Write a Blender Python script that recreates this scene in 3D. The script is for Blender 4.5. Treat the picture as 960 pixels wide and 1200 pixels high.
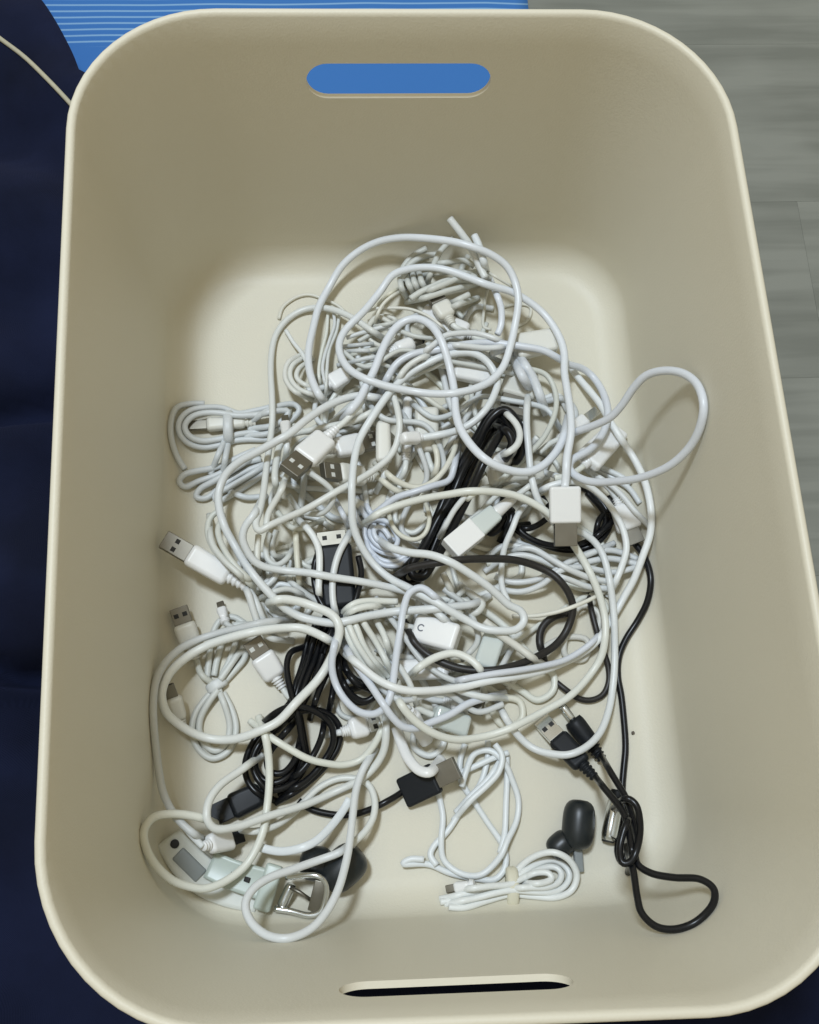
import bpy, bmesh, math, random
import numpy as np
from mathutils import Vector, Matrix, noise

random.seed(7); np.random.seed(7)
scene = bpy.context.scene
COL = scene.collection
for o in list(bpy.data.objects):
    bpy.data.objects.remove(o)

# ------------------------------------------------------------------ camera
CAM = np.array([-0.0324, -0.1384, 0.5306])
AX, AY, AZ = 0.2985, -0.0481, -0.0484
F = 1200.0                                        # focal length for a 960 x 1200 picture
def rot(ax, ay, az):
    rx = np.array([[1, 0, 0], [0, math.cos(ax), -math.sin(ax)], [0, math.sin(ax), math.cos(ax)]])
    ry = np.array([[math.cos(ay), 0, math.sin(ay)], [0, 1, 0], [-math.sin(ay), 0, math.cos(ay)]])
    rz = np.array([[math.cos(az), -math.sin(az), 0], [math.sin(az), math.cos(az), 0], [0, 0, 1]])
    return rz @ ry @ rx
R = rot(AX, AY, AZ)
cd = bpy.data.cameras.new('camera')
cd.sensor_fit = 'VERTICAL'; cd.sensor_height = 24.0; cd.lens = 24.0 * F / 1200.0
cd.clip_start = 0.01; cd.clip_end = 60
cam = bpy.data.objects.new('camera', cd); COL.objects.link(cam)
m = Matrix.Identity(4)
for i in range(3):
    for j in range(3):
        m[i][j] = R[i, j]
    m[i][3] = CAM[i]
cam.matrix_world = m
scene.camera = cam

# ------------------------------------------------------------------ light and exposure
world = bpy.data.worlds.new('World'); scene.world = world; world.use_nodes = True
bg = world.node_tree.nodes['Background']
bg.inputs[0].default_value = (1.0, 0.89, 0.64, 1); bg.inputs[1].default_value = 0.46
def area(name, loc, target, size, power, col):
    ld = bpy.data.lights.new(name, 'AREA'); ld.shape = 'SQUARE'; ld.size = size; ld.energy = power; ld.color = col
    o = bpy.data.objects.new(name, ld); COL.objects.link(o); o.location = loc
    o.rotation_euler = (Vector(target) - Vector(loc)).to_track_quat('-Z', 'Y').to_euler()
    return o
area('ceiling_lamp', (-0.42, 0.40, 2.1), (0, 0, 0), 0.26, 28.5, (0.88, 1.0, 1.13))
scene.view_settings.view_transform = 'Standard'
scene.view_settings.look = 'None'
scene.view_settings.exposure = 0.07
scene.view_settings.gamma = 1

# ------------------------------------------------------------------ projection helpers
def rays(px, py):
    d = np.stack([(np.asarray(px, float) - 480) / F, -(np.asarray(py, float) - 600) / F, -np.ones_like(np.asarray(px, float))], -1)
    return d @ R.T
def at(px, py, z):
    d = rays(px, py); t = (np.asarray(z) - CAM[2]) / d[..., 2]
    return CAM + d * t[..., None]
def scale_at(z):                                   # pixels per metre near height z
    return F / ((CAM[2] - z) / math.cos(0.22))

# ------------------------------------------------------------------ materials
def new_mat(name):
    mt = bpy.data.materials.new(name); mt.use_nodes = True
    nt = mt.node_tree; b = nt.nodes['Principled BSDF']
    return mt, nt, b
def plain(name, col, rough=0.4, metal=0.0, var=0.06, scale=60, bump=0.0, bscale=400, spec=0.5, sss=0.0, coat=0.0, tone=0.0):
    mt, nt, b = new_mat(name); N = nt.nodes; L = nt.links
    tc = N.new('ShaderNodeTexCoord'); nz = N.new('ShaderNodeTexNoise'); nz.inputs['Scale'].default_value = scale
    nz.inputs['Detail'].default_value = 4
    L.new(tc.outputs['Object'], nz.inputs['Vector'])
    mx = N.new('ShaderNodeMix'); mx.data_type = 'RGBA'
    c = np.array(col)
    mx.inputs['A'].default_value = (*np.clip(c * (1 - var), 0, 1), 1); mx.inputs['B'].default_value = (*np.clip(c * (1 + var), 0, 1), 1)
    L.new(nz.outputs['Fac'], mx.inputs['Factor']); src = mx.outputs['Result']
    if tone:                                         # every cable has aged a little differently
        oi = N.new('ShaderNodeObjectInfo'); rp = N.new('ShaderNodeValToRGB'); el = rp.color_ramp.elements
        el[0].position = 0; el[0].color = (1, 1, 1, 1); el[1].position = 1; el[1].color = (1 - tone * .3, 1 - tone * .15, 1, 1)
        e_ = el.new(.35); e_.color = (1 - tone * .4, 1 - tone * .5, 1 - tone * 1.2, 1); e_ = el.new(.7); e_.color = (1 - tone, 1 - tone, 1 - tone, 1)
        m2 = N.new('ShaderNodeMix'); m2.data_type = 'RGBA'; m2.blend_type = 'MULTIPLY'; m2.inputs['Factor'].default_value = 1
        L.new(oi.outputs['Random'], rp.inputs['Fac']); L.new(src, m2.inputs['A']); L.new(rp.outputs['Color'], m2.inputs['B']); src = m2.outputs['Result']
    L.new(src, b.inputs['Base Color'])
    mr = N.new('ShaderNodeMapRange'); mr.inputs['To Min'].default_value = rough * 0.85; mr.inputs['To Max'].default_value = min(1, rough * 1.15)
    L.new(nz.outputs['Fac'], mr.inputs['Value']); L.new(mr.outputs['Result'], b.inputs['Roughness'])
    b.inputs['Metallic'].default_value = metal
    b.inputs['Specular IOR Level'].default_value = spec
    if sss: 
        b.inputs['Subsurface Weight'].default_value = sss; b.inputs['Subsurface Radius'].default_value = (0.004, 0.0035, 0.003)
    if coat: b.inputs['Coat Weight'].default_value = coat
    if bump:
        n2 = N.new('ShaderNodeTexNoise'); n2.inputs['Scale'].default_value = bscale; n2.inputs['Detail'].default_value = 3
        L.new(tc.outputs['Object'], n2.inputs['Vector'])
        bp = N.new('ShaderNodeBump'); bp.inputs['Strength'].default_value = bump; bp.inputs['Distance'].default_value = 0.001
        L.new(n2.outputs['Fac'], bp.inputs['Height']); L.new(bp.outputs['Normal'], b.inputs['Normal'])
    return mt
M = {}
M['cream'] = plain('cream_plastic', (0.665, 0.63, 0.52), 0.5, var=0.03, scale=9, bump=0.12, bscale=900, spec=0.4)
M['white'] = plain('white_sheath', (0.78, 0.80, 0.80), 0.38, var=0.05, scale=25, tone=.13)
M['blue_white'] = plain('cool_white_sheath', (0.74, 0.775, 0.84), 0.34, var=0.05, scale=25, tone=.13)
M['ivory'] = plain('ivory_sheath', (0.76, 0.75, 0.69), 0.42, var=0.06, scale=25, tone=.13)
M['grey_white'] = plain('greyed_sheath', (0.66, 0.68, 0.68), 0.45, var=0.06, scale=25, tone=.13)
M['white_plug'] = plain('white_plug_plastic', (0.80, 0.80, 0.79), 0.34, var=0.03, scale=40)
M['ivory_plug'] = plain('ivory_plug_plastic', (0.68, 0.67, 0.61), 0.4, var=0.04, scale=40)
M['clear'] = plain('milky_clear_plastic', (0.60, 0.65, 0.63), 0.15, var=0.05, scale=40, coat=0.6)
M['black'] = plain('black_sheath', (0.006, 0.0065, 0.008), 0.30, var=0.2, scale=40, spec=0.35)
M['soft_black'] = plain('worn_black_sheath', (0.018, 0.016, 0.015), 0.45, var=0.2, scale=40)
M['black_plug'] = plain('black_plug_plastic', (0.008, 0.010, 0.013), 0.5, var=0.2, scale=60, spec=0.3)
M['earbud'] = plain('dark_rubber_plastic', (0.011, 0.015, 0.017), 0.38, var=0.2, scale=60)
M['steel'] = plain('dull_steel', (0.24, 0.225, 0.19), 0.46, metal=1, var=0.15, scale=120)
M['chrome'] = plain('bright_steel', (0.70, 0.72, 0.72), 0.22, metal=1, var=0.08, scale=120)
M['hole'] = plain('dark_recess', (0.02, 0.02, 0.02), 0.7)
M['light_hole'] = plain('pale_insert', (0.62, 0.63, 0.6), 0.5)
M['tie'] = plain('cream_twist_tie', (0.66, 0.63, 0.50), 0.55, var=0.08, scale=120)
M['mint'] = plain('mint_rubber', (0.47, 0.53, 0.485), 0.36, var=0.06, scale=60)
M['strap_white'] = plain('white_rubber', (0.66, 0.67, 0.62), 0.42, var=0.05, scale=60)
M['grey_print'] = plain('grey_print', (0.16, 0.17, 0.2), 0.5)
M['grey_plastic'] = plain('grey_plastic', (0.25, 0.27, 0.27), 0.4)
M['crumb'] = plain('brown_crumb', (0.12, 0.10, 0.08), 0.8)

def mat_floor():
    mt, nt, b = new_mat('grey_wood'); N = nt.nodes; L = nt.links
    tc = N.new('ShaderNodeTexCoord'); oi = N.new('ShaderNodeObjectInfo')
    ad = N.new('ShaderNodeVectorMath'); ad.operation = 'ADD'
    sc = N.new('ShaderNodeVectorMath'); sc.operation = 'SCALE'; sc.inputs['Scale'].default_value = 7
    L.new(oi.outputs['Location'], sc.inputs[0]); L.new(tc.outputs['Object'], ad.inputs[0]); L.new(sc.outputs[0], ad.inputs[1])
    mp = N.new('ShaderNodeMapping'); mp.inputs['Scale'].default_value = (5, 75, 1); L.new(ad.outputs[0], mp.inputs['Vector'])
    n1 = N.new('ShaderNodeTexNoise'); n1.inputs['Scale'].default_value = 1; n1.inputs['Detail'].default_value = 6; n1.inputs['Distortion'].default_value = 0.6
    L.new(mp.outputs['Vector'], n1.inputs['Vector'])
    mp2 = N.new('ShaderNodeMapping'); mp2.inputs['Scale'].default_value = (9, 22, 1); L.new(ad.outputs[0], mp2.inputs['Vector'])
    n2 = N.new('ShaderNodeTexNoise'); n2.inputs['Scale'].default_value = 1; n2.inputs['Detail'].default_value = 3
    L.new(mp2.outputs['Vector'], n2.inputs['Vector'])
    mth = N.new('ShaderNodeMath'); mth.operation = 'ADD'; L.new(n1.outputs['Fac'], mth.inputs[0]); L.new(n2.outputs['Fac'], mth.inputs[1])
    cr = N.new('ShaderNodeValToRGB')
    cr.color_ramp.elements[0].position = 0.72; cr.color_ramp.elements[0].color = (0.150, 0.161, 0.145, 1)
    cr.color_ramp.elements[1].position = 1.25 if False else 1.0; cr.color_ramp.elements[1].color = (0.212, 0.224, 0.204, 1)
    dv = N.new('ShaderNodeMath'); dv.operation = 'MULTIPLY'; dv.inputs[1].default_value = 0.86
    L.new(mth.outputs[0], dv.inputs[0]); L.new(dv.outputs[0], cr.inputs['Fac']); L.new(cr.outputs['Color'], b.inputs['Base Color'])
    b.inputs['Roughness'].default_value = 0.5
    bp = N.new('ShaderNodeBump'); bp.inputs['Strength'].default_value = 0.15; bp.inputs['Distance'].default_value = 0.001
    L.new(n1.outputs['Fac'], bp.inputs['Height']); L.new(bp.outputs['Normal'], b.inputs['Normal'])
    return mt
M['floor'] = mat_floor()

def mat_cloth():
    mt, nt, b = new_mat('navy_weave'); N = nt.nodes; L = nt.links
    tc = N.new('ShaderNodeTexCoord')
    nz = N.new('ShaderNodeTexNoise'); nz.inputs['Scale'].default_value = 18; nz.inputs['Detail'].default_value = 6
    L.new(tc.outputs['Object'], nz.inputs['Vector'])
    cr = N.new('ShaderNodeValToRGB')
    cr.color_ramp.elements[0].position = 0.3; cr.color_ramp.elements[0].color = (0.003, 0.0052, 0.017, 1)
    cr.color_ramp.elements[1].position = 0.75; cr.color_ramp.elements[1].color = (0.0085, 0.013, 0.042, 1)
    L.new(nz.outputs['Fac'], cr.inputs['Fac']); L.new(cr.outputs['Color'], b.inputs['Base Color'])
    b.inputs['Roughness'].default_value = 0.9; b.inputs['Specular IOR Level'].default_value = 0.15
    b.inputs['Sheen Weight'].default_value = 0.09; b.inputs['Sheen Tint'].default_value = (0.2, 0.25, 0.6, 1)
    wv = N.new('ShaderNodeTexWave'); wv.inputs['Scale'].default_value = 700; wv.bands_direction = 'DIAGONAL'
    L.new(tc.outputs['Object'], wv.inputs['Vector'])
    bp = N.new('ShaderNodeBump'); bp.inputs['Strength'].default_value = 0.25; bp.inputs['Distance'].default_value = 0.0006
    L.new(wv.outputs['Fac'], bp.inputs['Height']); L.new(bp.outputs['Normal'], b.inputs['Normal'])
    return mt
M['navy'] = mat_cloth()
M['piping'] = plain('cream_piping', (0.42, 0.40, 0.30), 0.8, var=0.15, scale=300)

def mat_mat():
    mt, nt, b = new_mat('blue_striped_fabric'); N = nt.nodes; L = nt.links
    tc = N.new('ShaderNodeTexCoord'); sp = N.new('ShaderNodeSeparateXYZ'); L.new(tc.outputs['Object'], sp.inputs[0])
    nz = N.new('ShaderNodeTexNoise'); nz.inputs['Scale'].default_value = 6; L.new(tc.outputs['Object'], nz.inputs['Vector'])
    a = N.new('ShaderNodeMath'); a.operation = 'MULTIPLY_ADD'; a.inputs[1].default_value = 0.006; L.new(nz.outputs['Fac'], a.inputs[0]); L.new(sp.outputs['Y'], a.inputs[2])
    fr = N.new('ShaderNodeMath'); fr.operation = 'MULTIPLY'; fr.inputs[1].default_value = 1 / 0.0047; L.new(a.outputs[0], fr.inputs[0])
    f2 = N.new('ShaderNodeMath'); f2.operation = 'FRACT'; L.new(fr.outputs[0], f2.inputs[0])
    pp = N.new('ShaderNodeMath'); pp.operation = 'PINGPONG'; pp.inputs[1].default_value = 0.5; L.new(f2.outputs[0], pp.inputs[0])
    cr = N.new('ShaderNodeValToRGB')
    cr.color_ramp.elements[0].position = 0.30; cr.color_ramp.elements[0].color = (0, 0, 0, 1)
    cr.color_ramp.elements[1].position = 0.46; cr.color_ramp.elements[1].color = (1, 1, 1, 1)
    L.new(pp.outputs[0], cr.inputs['Fac'])
    gt = N.new('ShaderNodeMath'); gt.operation = 'GREATER_THAN'; gt.inputs[1].default_value = 0.0; L.new(sp.outputs['Y'], gt.inputs[0])
    mu = N.new('ShaderNodeMath'); mu.operation = 'MULTIPLY'; L.new(cr.outputs['Color'], mu.inputs[0]); L.new(gt.outputs[0], mu.inputs[1])
    mx = N.new('ShaderNodeMix'); mx.data_type = 'RGBA'
    mx.inputs['A'].default_value = (0.040, 0.160, 0.455, 1); mx.inputs['B'].default_value = (0.22, 0.40, 0.63, 1)
    L.new(mu.outputs[0], mx.inputs['Factor']); L.new(mx.outputs['Result'], b.inputs['Base Color'])
    b.inputs['Roughness'].default_value = 0.7; b.inputs['Specular IOR Level'].default_value = 0.2
    return mt
M['mat'] = mat_mat()

# ------------------------------------------------------------------ object helpers
def link(name, verts, faces, mat, parent=None, origin=None, smooth=True):
    org = np.zeros(3) if origin is None else np.asarray(origin, float)
    me = bpy.data.meshes.new(name)
    v = np.asarray(verts, float) - org
    me.from_pydata(v.tolist(), [], faces if isinstance(faces, list) else faces.tolist())
    if smooth: me.polygons.foreach_set('use_smooth', [True] * len(me.polygons))
    me.materials.append(M[mat] if isinstance(mat, str) else mat)
    o = bpy.data.objects.new(name, me); COL.objects.link(o)
    if parent is not None: o.parent = parent
    else: o.location = org
    return o
def link_bm(name, bm, mat, parent=None, origin=None, smooth=True):
    bm.verts.index_update()
    v = [list(x.co) for x in bm.verts]; f = [[q.index for q in fc.verts] for fc in bm.faces]
    bm.free()
    return link(name, v, f, mat, parent, origin, smooth)
def wn(o):
    md = o.modifiers.new('normals', 'WEIGHTED_NORMAL'); md.weight = 80; return o
def tag(o, label, cat, group=None):
    o['label'] = label; o['category'] = cat
    if group: o['group'] = group
def empty(name, loc, label, cat, group=None):
    o = bpy.data.objects.new(name, None); COL.objects.link(o); o.location = loc
    o.empty_display_size = 0.01
    tag(o, label, cat, group); return o
def struct(o): o['kind'] = 'structure'; return o

# ------------------------------------------------------------------ bin geometry
W, LEN, HT = 0.2732, 0.3962, 0.1693
TW, TL = 0.9405, 0.9016
TH = 0.0038; TW_ = 0.0026
RB = 0.016                                          # radius between floor and wall, inside
def dims(z):                                        # inner half sizes and corner radius at height z
    t = max(0.0, min(1.0, z / HT))
    return (W / 2) * (TW + (1 - TW) * t), (LEN / 2) * (TL + (1 - TL) * t), 0.044 + 0.0135 * t
# the soft bin is a little out of square at its rim: corner offsets in metres, fading to nothing at the floor
RIM = [(-1, 1), (1, 1), (1, -1), (-1, -1)]
OFF = [at(x, y, HT)[:2] - np.array([sx * (W / 2 + TH), sy * (LEN / 2 + TH)]) for (x, y), (sx, sy) in zip([(82.5, 7), (841.8, 9), (1047, 1186), (28, 1226)], RIM)]
print('rim offsets mm', [np.round(o * 1000, 1).tolist() for o in OFF])
def warp(x, y, z):
    t = np.clip(z / HT, 0, 1); u = np.clip(x / (W / 2 + TH), -1, 1); v = np.clip(y / (LEN / 2 + TH), -1, 1); dx = dy = 0
    for (sx, sy), o in zip(RIM, OFF):
        w_ = (1 + sx * u) * (1 + sy * v) / 4; dx = dx + w_ * o[0]; dy = dy + w_ * o[1]
    return dx * t, dy * t
def rrect(hw, hl, r, n=14, side=8):
    pts = []
    for cx, cy, a0 in ((hw - r, hl - r, 0), (-hw + r, hl - r, 90), (-hw + r, -hl + r, 180), (hw - r, -hl + r, 270)):
        for k in range(n + 1):
            a = math.radians(a0 + 90 * k / n); pts.append((cx + r * math.cos(a), cy + r * math.sin(a)))
    out = []
    for i in range(len(pts)):
        p, q = pts[i], pts[(i + 1) % len(pts)]
        out.append(p)
        if (i + 1) % (n + 1) == 0:
            for s in range(1, side): out.append((p[0] + (q[0] - p[0]) * s / side, p[1] + (q[1] - p[1]) * s / side))
    return out
def make_bin():
    rings = []
    # inside, from floor centre outwards and up
    hw, hl, r = dims(0)
    for k in (0.15, 0.5, 0.8):
        rings.append(([(x * k, y * k) for x, y in rrect(hw - RB, hl - RB, r - RB * .6)], 0.0))
    for k in range(7):
        a = math.radians(90 * k / 6); d = RB * (1 - math.sin(a)); z = RB * (1 - math.cos(a))
        hw, hl, r = dims(z); rings.append((rrect(hw - d, hl - d, max(.012, r - d)), z))
    for k in range(1, 11):
        z = RB + (HT - 0.0019 - RB) * k / 10; hw, hl, r = dims(z); rings.append((rrect(hw, hl, r), z))
    hw, hl, r = dims(HT)
    for k in range(1, 8):                            # rounded lip
        a = math.radians(180 - 180 * k / 8); d = 0.0019 + 0.0019 * math.cos(a)
        rings.append((rrect(hw + d, hl + d, r + d), HT - 0.0019 + 0.0019 * math.sin(a)))
    for z, d in ((HT - .0019, TH), (HT - .0055, TH), (HT - .0066, TW_)):
        hw, hl, r = dims(z); rings.append((rrect(hw + d, hl + d, r + d), z))
    for k in range(1, 11):
        z = HT - 0.0066 - (HT - 0.025) * k / 10; hw, hl, r = dims(z); rings.append((rrect(hw + TW_, hl + TW_, r + TW_), z))
    hw, hl, r = dims(0)
    for d, z in ((-.002, 0.006), (-.008, 0.0005), (-.014, -TH)):
        rings.append((rrect(hw + d, hl + d, r + d), z))
    n = len(rings[0][0]); v = []; f = []
    for pts, z in rings:
        for x, y in pts:
            dx, dy = warp(x, y, z); v.append((x + dx, y + dy, z))
    for i in range(len(rings) - 1):
        for j in range(n):
            k = (j + 1) % n
            f.append([i * n + j, i * n + k, (i + 1) * n + k, (i + 1) * n + j])
    f.append(list(range(n - 1, -1, -1)))
    f.append([(len(rings) - 1) * n + j for j in range(n)])
    # all faces so far point one way; make consistent
    bm = bmesh.new()
    bv = [bm.verts.new(p) for p in v]
    for q in f: bm.faces.new([bv[i] for i in q])
    bmesh.ops.recalc_face_normals(bm, faces=bm.faces)
    me = bpy.data.meshes.new('storage_bin'); bm.to_mesh(me); bm.free()
    o = bpy.data.objects.new('storage_bin', me); COL.objects.link(o)
    return o
def wall_hit(px, py, ysign):                        # ray against the sloping end wall
    d = rays(px, py); lo, hi = 0.02, HT
    for _ in range(50):
        z = (lo + hi) / 2; t = (z - CAM[2]) / d[2]; y = CAM[1] + d[1] * t; y = y - warp(CAM[0] + d[0] * t, y, z)[1]
        if ysign * y > dims(z)[1]: lo = z
        else: hi = z
    return CAM + d * ((lo - CAM[2]) / d[2])
def slot_cutter(p0, p1, hz, y):
    bm = bmesh.new(); xs = sorted((p0[0], p1[0])); z0 = (p0[2] + p1[2]) / 2; r = hz
    ring = []
    for k in range(17):
        a = math.radians(-90 + 180 * k / 16); ring.append((xs[1] - r + r * math.cos(a), z0 + r * math.sin(a)))
    for k in range(17):
        a = math.radians(90 + 180 * k / 16); ring.append((xs[0] + r + r * math.cos(a), z0 + r * math.sin(a)))
    a_ = [bm.verts.new((x, y - .03, z)) for x, z in ring]; b_ = [bm.verts.new((x, y + .03, z)) for x, z in ring]
    bm.faces.new(a_); bm.faces.new(b_[::-1])
    for i in range(len(ring)):
        j = (i + 1) % len(ring); bm.faces.new([a_[j], a_[i], b_[i], b_[j]])
    bmesh.ops.recalc_face_normals(bm, faces=bm.faces)
    me = bpy.data.meshes.new('cut'); bm.to_mesh(me); bm.free()
    o = bpy.data.objects.new('cut', me); COL.objects.link(o); return o
bin_o = make_bin()
pa, pb = wall_hit(359, 95, 1), wall_hit(575, 95, 1)
pt, pm = wall_hit(467, 73, 1), wall_hit(467, 113.5, 1)
c1 = slot_cutter(pa, pb, (pt[2] - pm[2]) / 2, LEN / 2)
zc = (pt[2] + pm[2]) / 2
pa, pb = wall_hit(397, 1163, -1), wall_hit(671, 1148, -1)
c2 = slot_cutter((pa[0], 0, zc), (pb[0], 0, zc), (pt[2] - pm[2]) / 2, -LEN / 2)
print('slots', zc, (pt[2] - pm[2]) / 2, pa, pb)
for c in (c1, c2):
    md = bin_o.modifiers.new('cut', 'BOOLEAN'); md.object = c; md.solver = 'EXACT'; md.operation = 'DIFFERENCE'
dg = bpy.context.evaluated_depsgraph_get()
me2 = bpy.data.meshes.new_from_object(bin_o.evaluated_get(dg))
bin_o.modifiers.clear(); bin_o.data = me2
me2.polygons.foreach_set('use_smooth', [True] * len(me2.polygons))
me2.set_sharp_from_angle(angle=math.radians(42))
me2.materials.clear(); me2.materials.append(M['cream'])
for c in (c1, c2): bpy.data.objects.remove(c)
tag(bin_o, 'cream plastic storage bin with rounded corners and two handle slots, full of cables', 'storage bin')

# ------------------------------------------------------------------ floor, mat, cloth
FZ = -TH - 0.0006
def plank(x0, x1, y0, y1, parent):
    bm = bmesh.new(); bmesh.ops.create_cube(bm, size=1)
    for v in bm.verts:
        v.co = Vector((x0 + (x1 - x0) * (v.co.x + .5), y0 + (y1 - y0) * (v.co.y + .5), FZ - .008 + .008 * (v.co.z + .5)))
    c = np.array([(x0 + x1) / 2, (y0 + y1) / 2, FZ])
    o = link_bm('plank', bm, 'floor', None, c, smooth=False)
    o.parent = parent; o.location = c
bm = bmesh.new(); bmesh.ops.create_grid(bm, x_segments=2, y_segments=2, size=3)
for v in bm.verts: v.co.z = FZ - .0085
fl = struct(link_bm('floor', bm, 'grey_plastic', smooth=False))
pw = 0.118; offs = [0.31, -0.22, 0.12, -0.4, 0.25, -0.08]
for i in range(-5, 8):
    y0 = 0.335 + i * pw; ox = offs[i % 6]
    for k in (-2, -1, 0, 1, 2):
        x0 = ox + k * 0.92
        if x0 < 1.5 and x0 + .92 > -1.2: plank(x0 + .00006, x0 + .91994, y0 + .00006, y0 + pw - .00006, fl)

# blue striped mat behind the bin
p_l, p_r = at(40, 55, .004), at(640, 50, .004)
org = np.array([0, float(at(300, 47, .004)[1]), FZ])
x0, x1 = float(p_l[0]) - .06, float(at(621, 0, .004)[0])
bm = bmesh.new(); nx, ny = 40, 30
y0, y1 = -0.25, 0.35
gv = [[bm.verts.new((x0 + (x1 - x0) * i / nx, org[1] + y0 + (y1 - y0) * j / ny, 0)) for i in range(nx + 1)] for j in range(ny + 1)]
for j in range(ny + 1):
    for i in range(nx + 1):
        v = gv[j][i]; inside = abs(v.co.x) < .155 and abs(v.co.y) < .215
        e = min(i, nx - i, j, ny - j)
        bumpz = 0.0012 * (1 + noise.noise((v.co.x * 14, v.co.y * 14, 3)))
        v.co.z = FZ + .0022 + (0 if inside else bumpz) * min(1, e / 3)
        if v.co.y < .2 : v.co.z = min(v.co.z, FZ + .0003) if v.co.y < .17 else v.co.z
for j in range(ny):
    for i in range(nx): bm.faces.new([gv[j][i], gv[j][i + 1], gv[j + 1][i + 1], gv[j + 1][i]])
bmesh.ops.delete(bm, geom=[f for f in bm.faces if f.calc_center_median().y < .155], context='FACES')
ret = bmesh.ops.extrude_face_region(bm, geom=list(bm.faces))
for g in ret['geom']:
    if isinstance(g, bmesh.types.BMVert): g.co.z = FZ + .0001
bmesh.ops.recalc_face_normals(bm, faces=bm.faces)
mt_o = link_bm('striped_mat', bm, 'mat', None, org)
tag(mt_o, 'blue mat with thin pale stripes lying on the floor behind the bin', 'mat')

# navy cloth heaped along the left side and the near end of the bin
def cloth_h(x, y):
    n = noise.noise((x * 6, y * 9 + 2, 1.3)) * .020 + noise.noise((x * 16, y * 26, 4.1)) * .010 + noise.noise((x * 40, y * 55, 7.7)) * .0022
    ridge = .010 * math.sin(y * 46 + x * 30 + 2.5 * noise.noise((x * 5, y * 5, 9)))
    c1 = float(at(20, 778, .05)[1]); c2 = float(at(20, 500, .05)[1])
    crease = -.034 * math.exp(-abs((y - c1 + .12 * (x + .2) + .004 * math.sin(x * 60)) / .007) ** 1.6) - .018 * math.exp(-((y - c2 - .35 * (x + .2)) / .008) ** 2)
    crease += .016 * math.exp(-((y - c1 - .03 + .12 * (x + .2)) / .016) ** 2)
    return .062 + n + ridge + crease
def cloth():
    bm = bmesh.new(); st = .005; X0, X1, Y0, Y1 = -.52, .40, -.50, .46
    nx, ny = int((X1 - X0) / st), int((Y1 - Y0) / st); g = {}
    def inb(x, y):
        hw, hl, r = dims(.085); hw, hl = hw + .0035, hl + .0035
        ox, oy = warp(x, y, .085); dx, dy = max(abs(x - ox) - hw + r, 0), max(abs(y - oy) - hl + r, 0)
        return math.hypot(dx, dy) < r
    e0, e1 = at(45, -10, .06), at(94, 88, .06)
    def lim(y):
        t = (y - e1[1]) / (e0[1] - e1[1])
        return e1[0] + (e0[0] - e1[0]) * max(t, 0) ** 1.25 + min(.06, max(0, e1[1] - y) * 1.1)
    def keep(x, y):
        if inb(x, y): return False
        if y < -LEN / 2 + .03: return True
        if x > -.08: return False
        return x < lim(y)
    for j in range(ny + 1):
        for i in range(nx + 1):
            x, y = X0 + i * st, Y0 + j * st
            if keep(x, y): g[i, j] = bm.verts.new((x, y, cloth_h(x, y)))
    for (i, j) in list(g):
        q = [(i, j), (i + 1, j), (i + 1, j + 1), (i, j + 1)]
        if all(k in g for k in q): bm.faces.new([g[k] for k in q])
    for v in [v for v in bm.verts if not v.link_faces]: bm.verts.remove(v)
    for v in bm.verts:
        if v.co.y > e1[1] - .07 and v.is_boundary and v.co.x < -.08 and abs(v.co.x - lim(v.co.y)) < st * 2.2:
            v.co.x = lim(v.co.y); v.co.z = cloth_h(v.co.x, v.co.y) - .002
    # hem: boundary rolls down to the floor
    ed = [e for e in bm.edges if e.is_boundary]
    ret = bmesh.ops.extrude_edge_only(bm, edges=ed)
    for v in [q for q in ret['geom'] if isinstance(q, bmesh.types.BMVert)]: v.co.z = FZ + .001
    bmesh.ops.recalc_face_normals(bm, faces=bm.faces)
    return bm
cl_root = empty('navy_cloth', (-.25, -.1, FZ), 'navy blue cloth with cream piping heaped beside the left side of the bin', 'cloth')
cl = link_bm('fabric', cloth(), 'navy', cl_root, (-.25, -.1, FZ))

# ------------------------------------------------------------------ height map of what lies in the bin, in picture pixels
NX, NY = 960, 1200
def bin_height():
    s = 6; xs = np.arange(0, NX + s, s); ys = np.arange(0, NY + s, s)
    gx, gy = np.meshgrid(xs, ys); z0 = np.zeros(gx.shape); done = np.zeros(gx.shape, bool)
    for z in np.linspace(HT, 0, 140):
        p = at(gx, gy, np.full(gx.shape, z)); hw, hl, r = dims(z)
        d = RB * (1 - math.sqrt(max(0, 1 - (1 - min(1, z / RB)) ** 2)))
        hw, hl, r = hw - d, hl - d, max(.012, r - d)
        wx, wy = warp(p[..., 0], p[..., 1], z); qx = np.maximum(np.abs(p[..., 0] - wx) - hw + r, 0); qy = np.maximum(np.abs(p[..., 1] - wy) - hl + r, 0)
        out = (np.hypot(qx, qy) > r) & ~done
        z0[out] = z; done |= out
    yi = np.arange(NY); xi = np.arange(NX)
    fy, fx = yi / s, xi / s; iy, ix = fy.astype(int), fx.astype(int); ty, tx = (fy - iy)[:, None], (fx - ix)[None]
    a = z0[iy][:, ix]; b = z0[iy][:, ix + 1]; c = z0[iy + 1][:, ix]; d = z0[iy + 1][:, ix + 1]
    return (a * (1 - tx) + b * tx) * (1 - ty) + (c * (1 - tx) + d * tx) * ty
H = bin_height(); H0 = H.copy()
PACK = 0.96
def disc(x, y, rp):
    x0, x1 = max(0, int(x - rp)), min(NX, int(x + rp) + 2); y0, y1 = max(0, int(y - rp)), min(NY, int(y + rp) + 2)
    gy, gx = np.mgrid[y0:y1, x0:x1]
    return (slice(y0, y1), slice(x0, x1)), np.hypot(gx - x, gy - y) / rp
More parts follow.
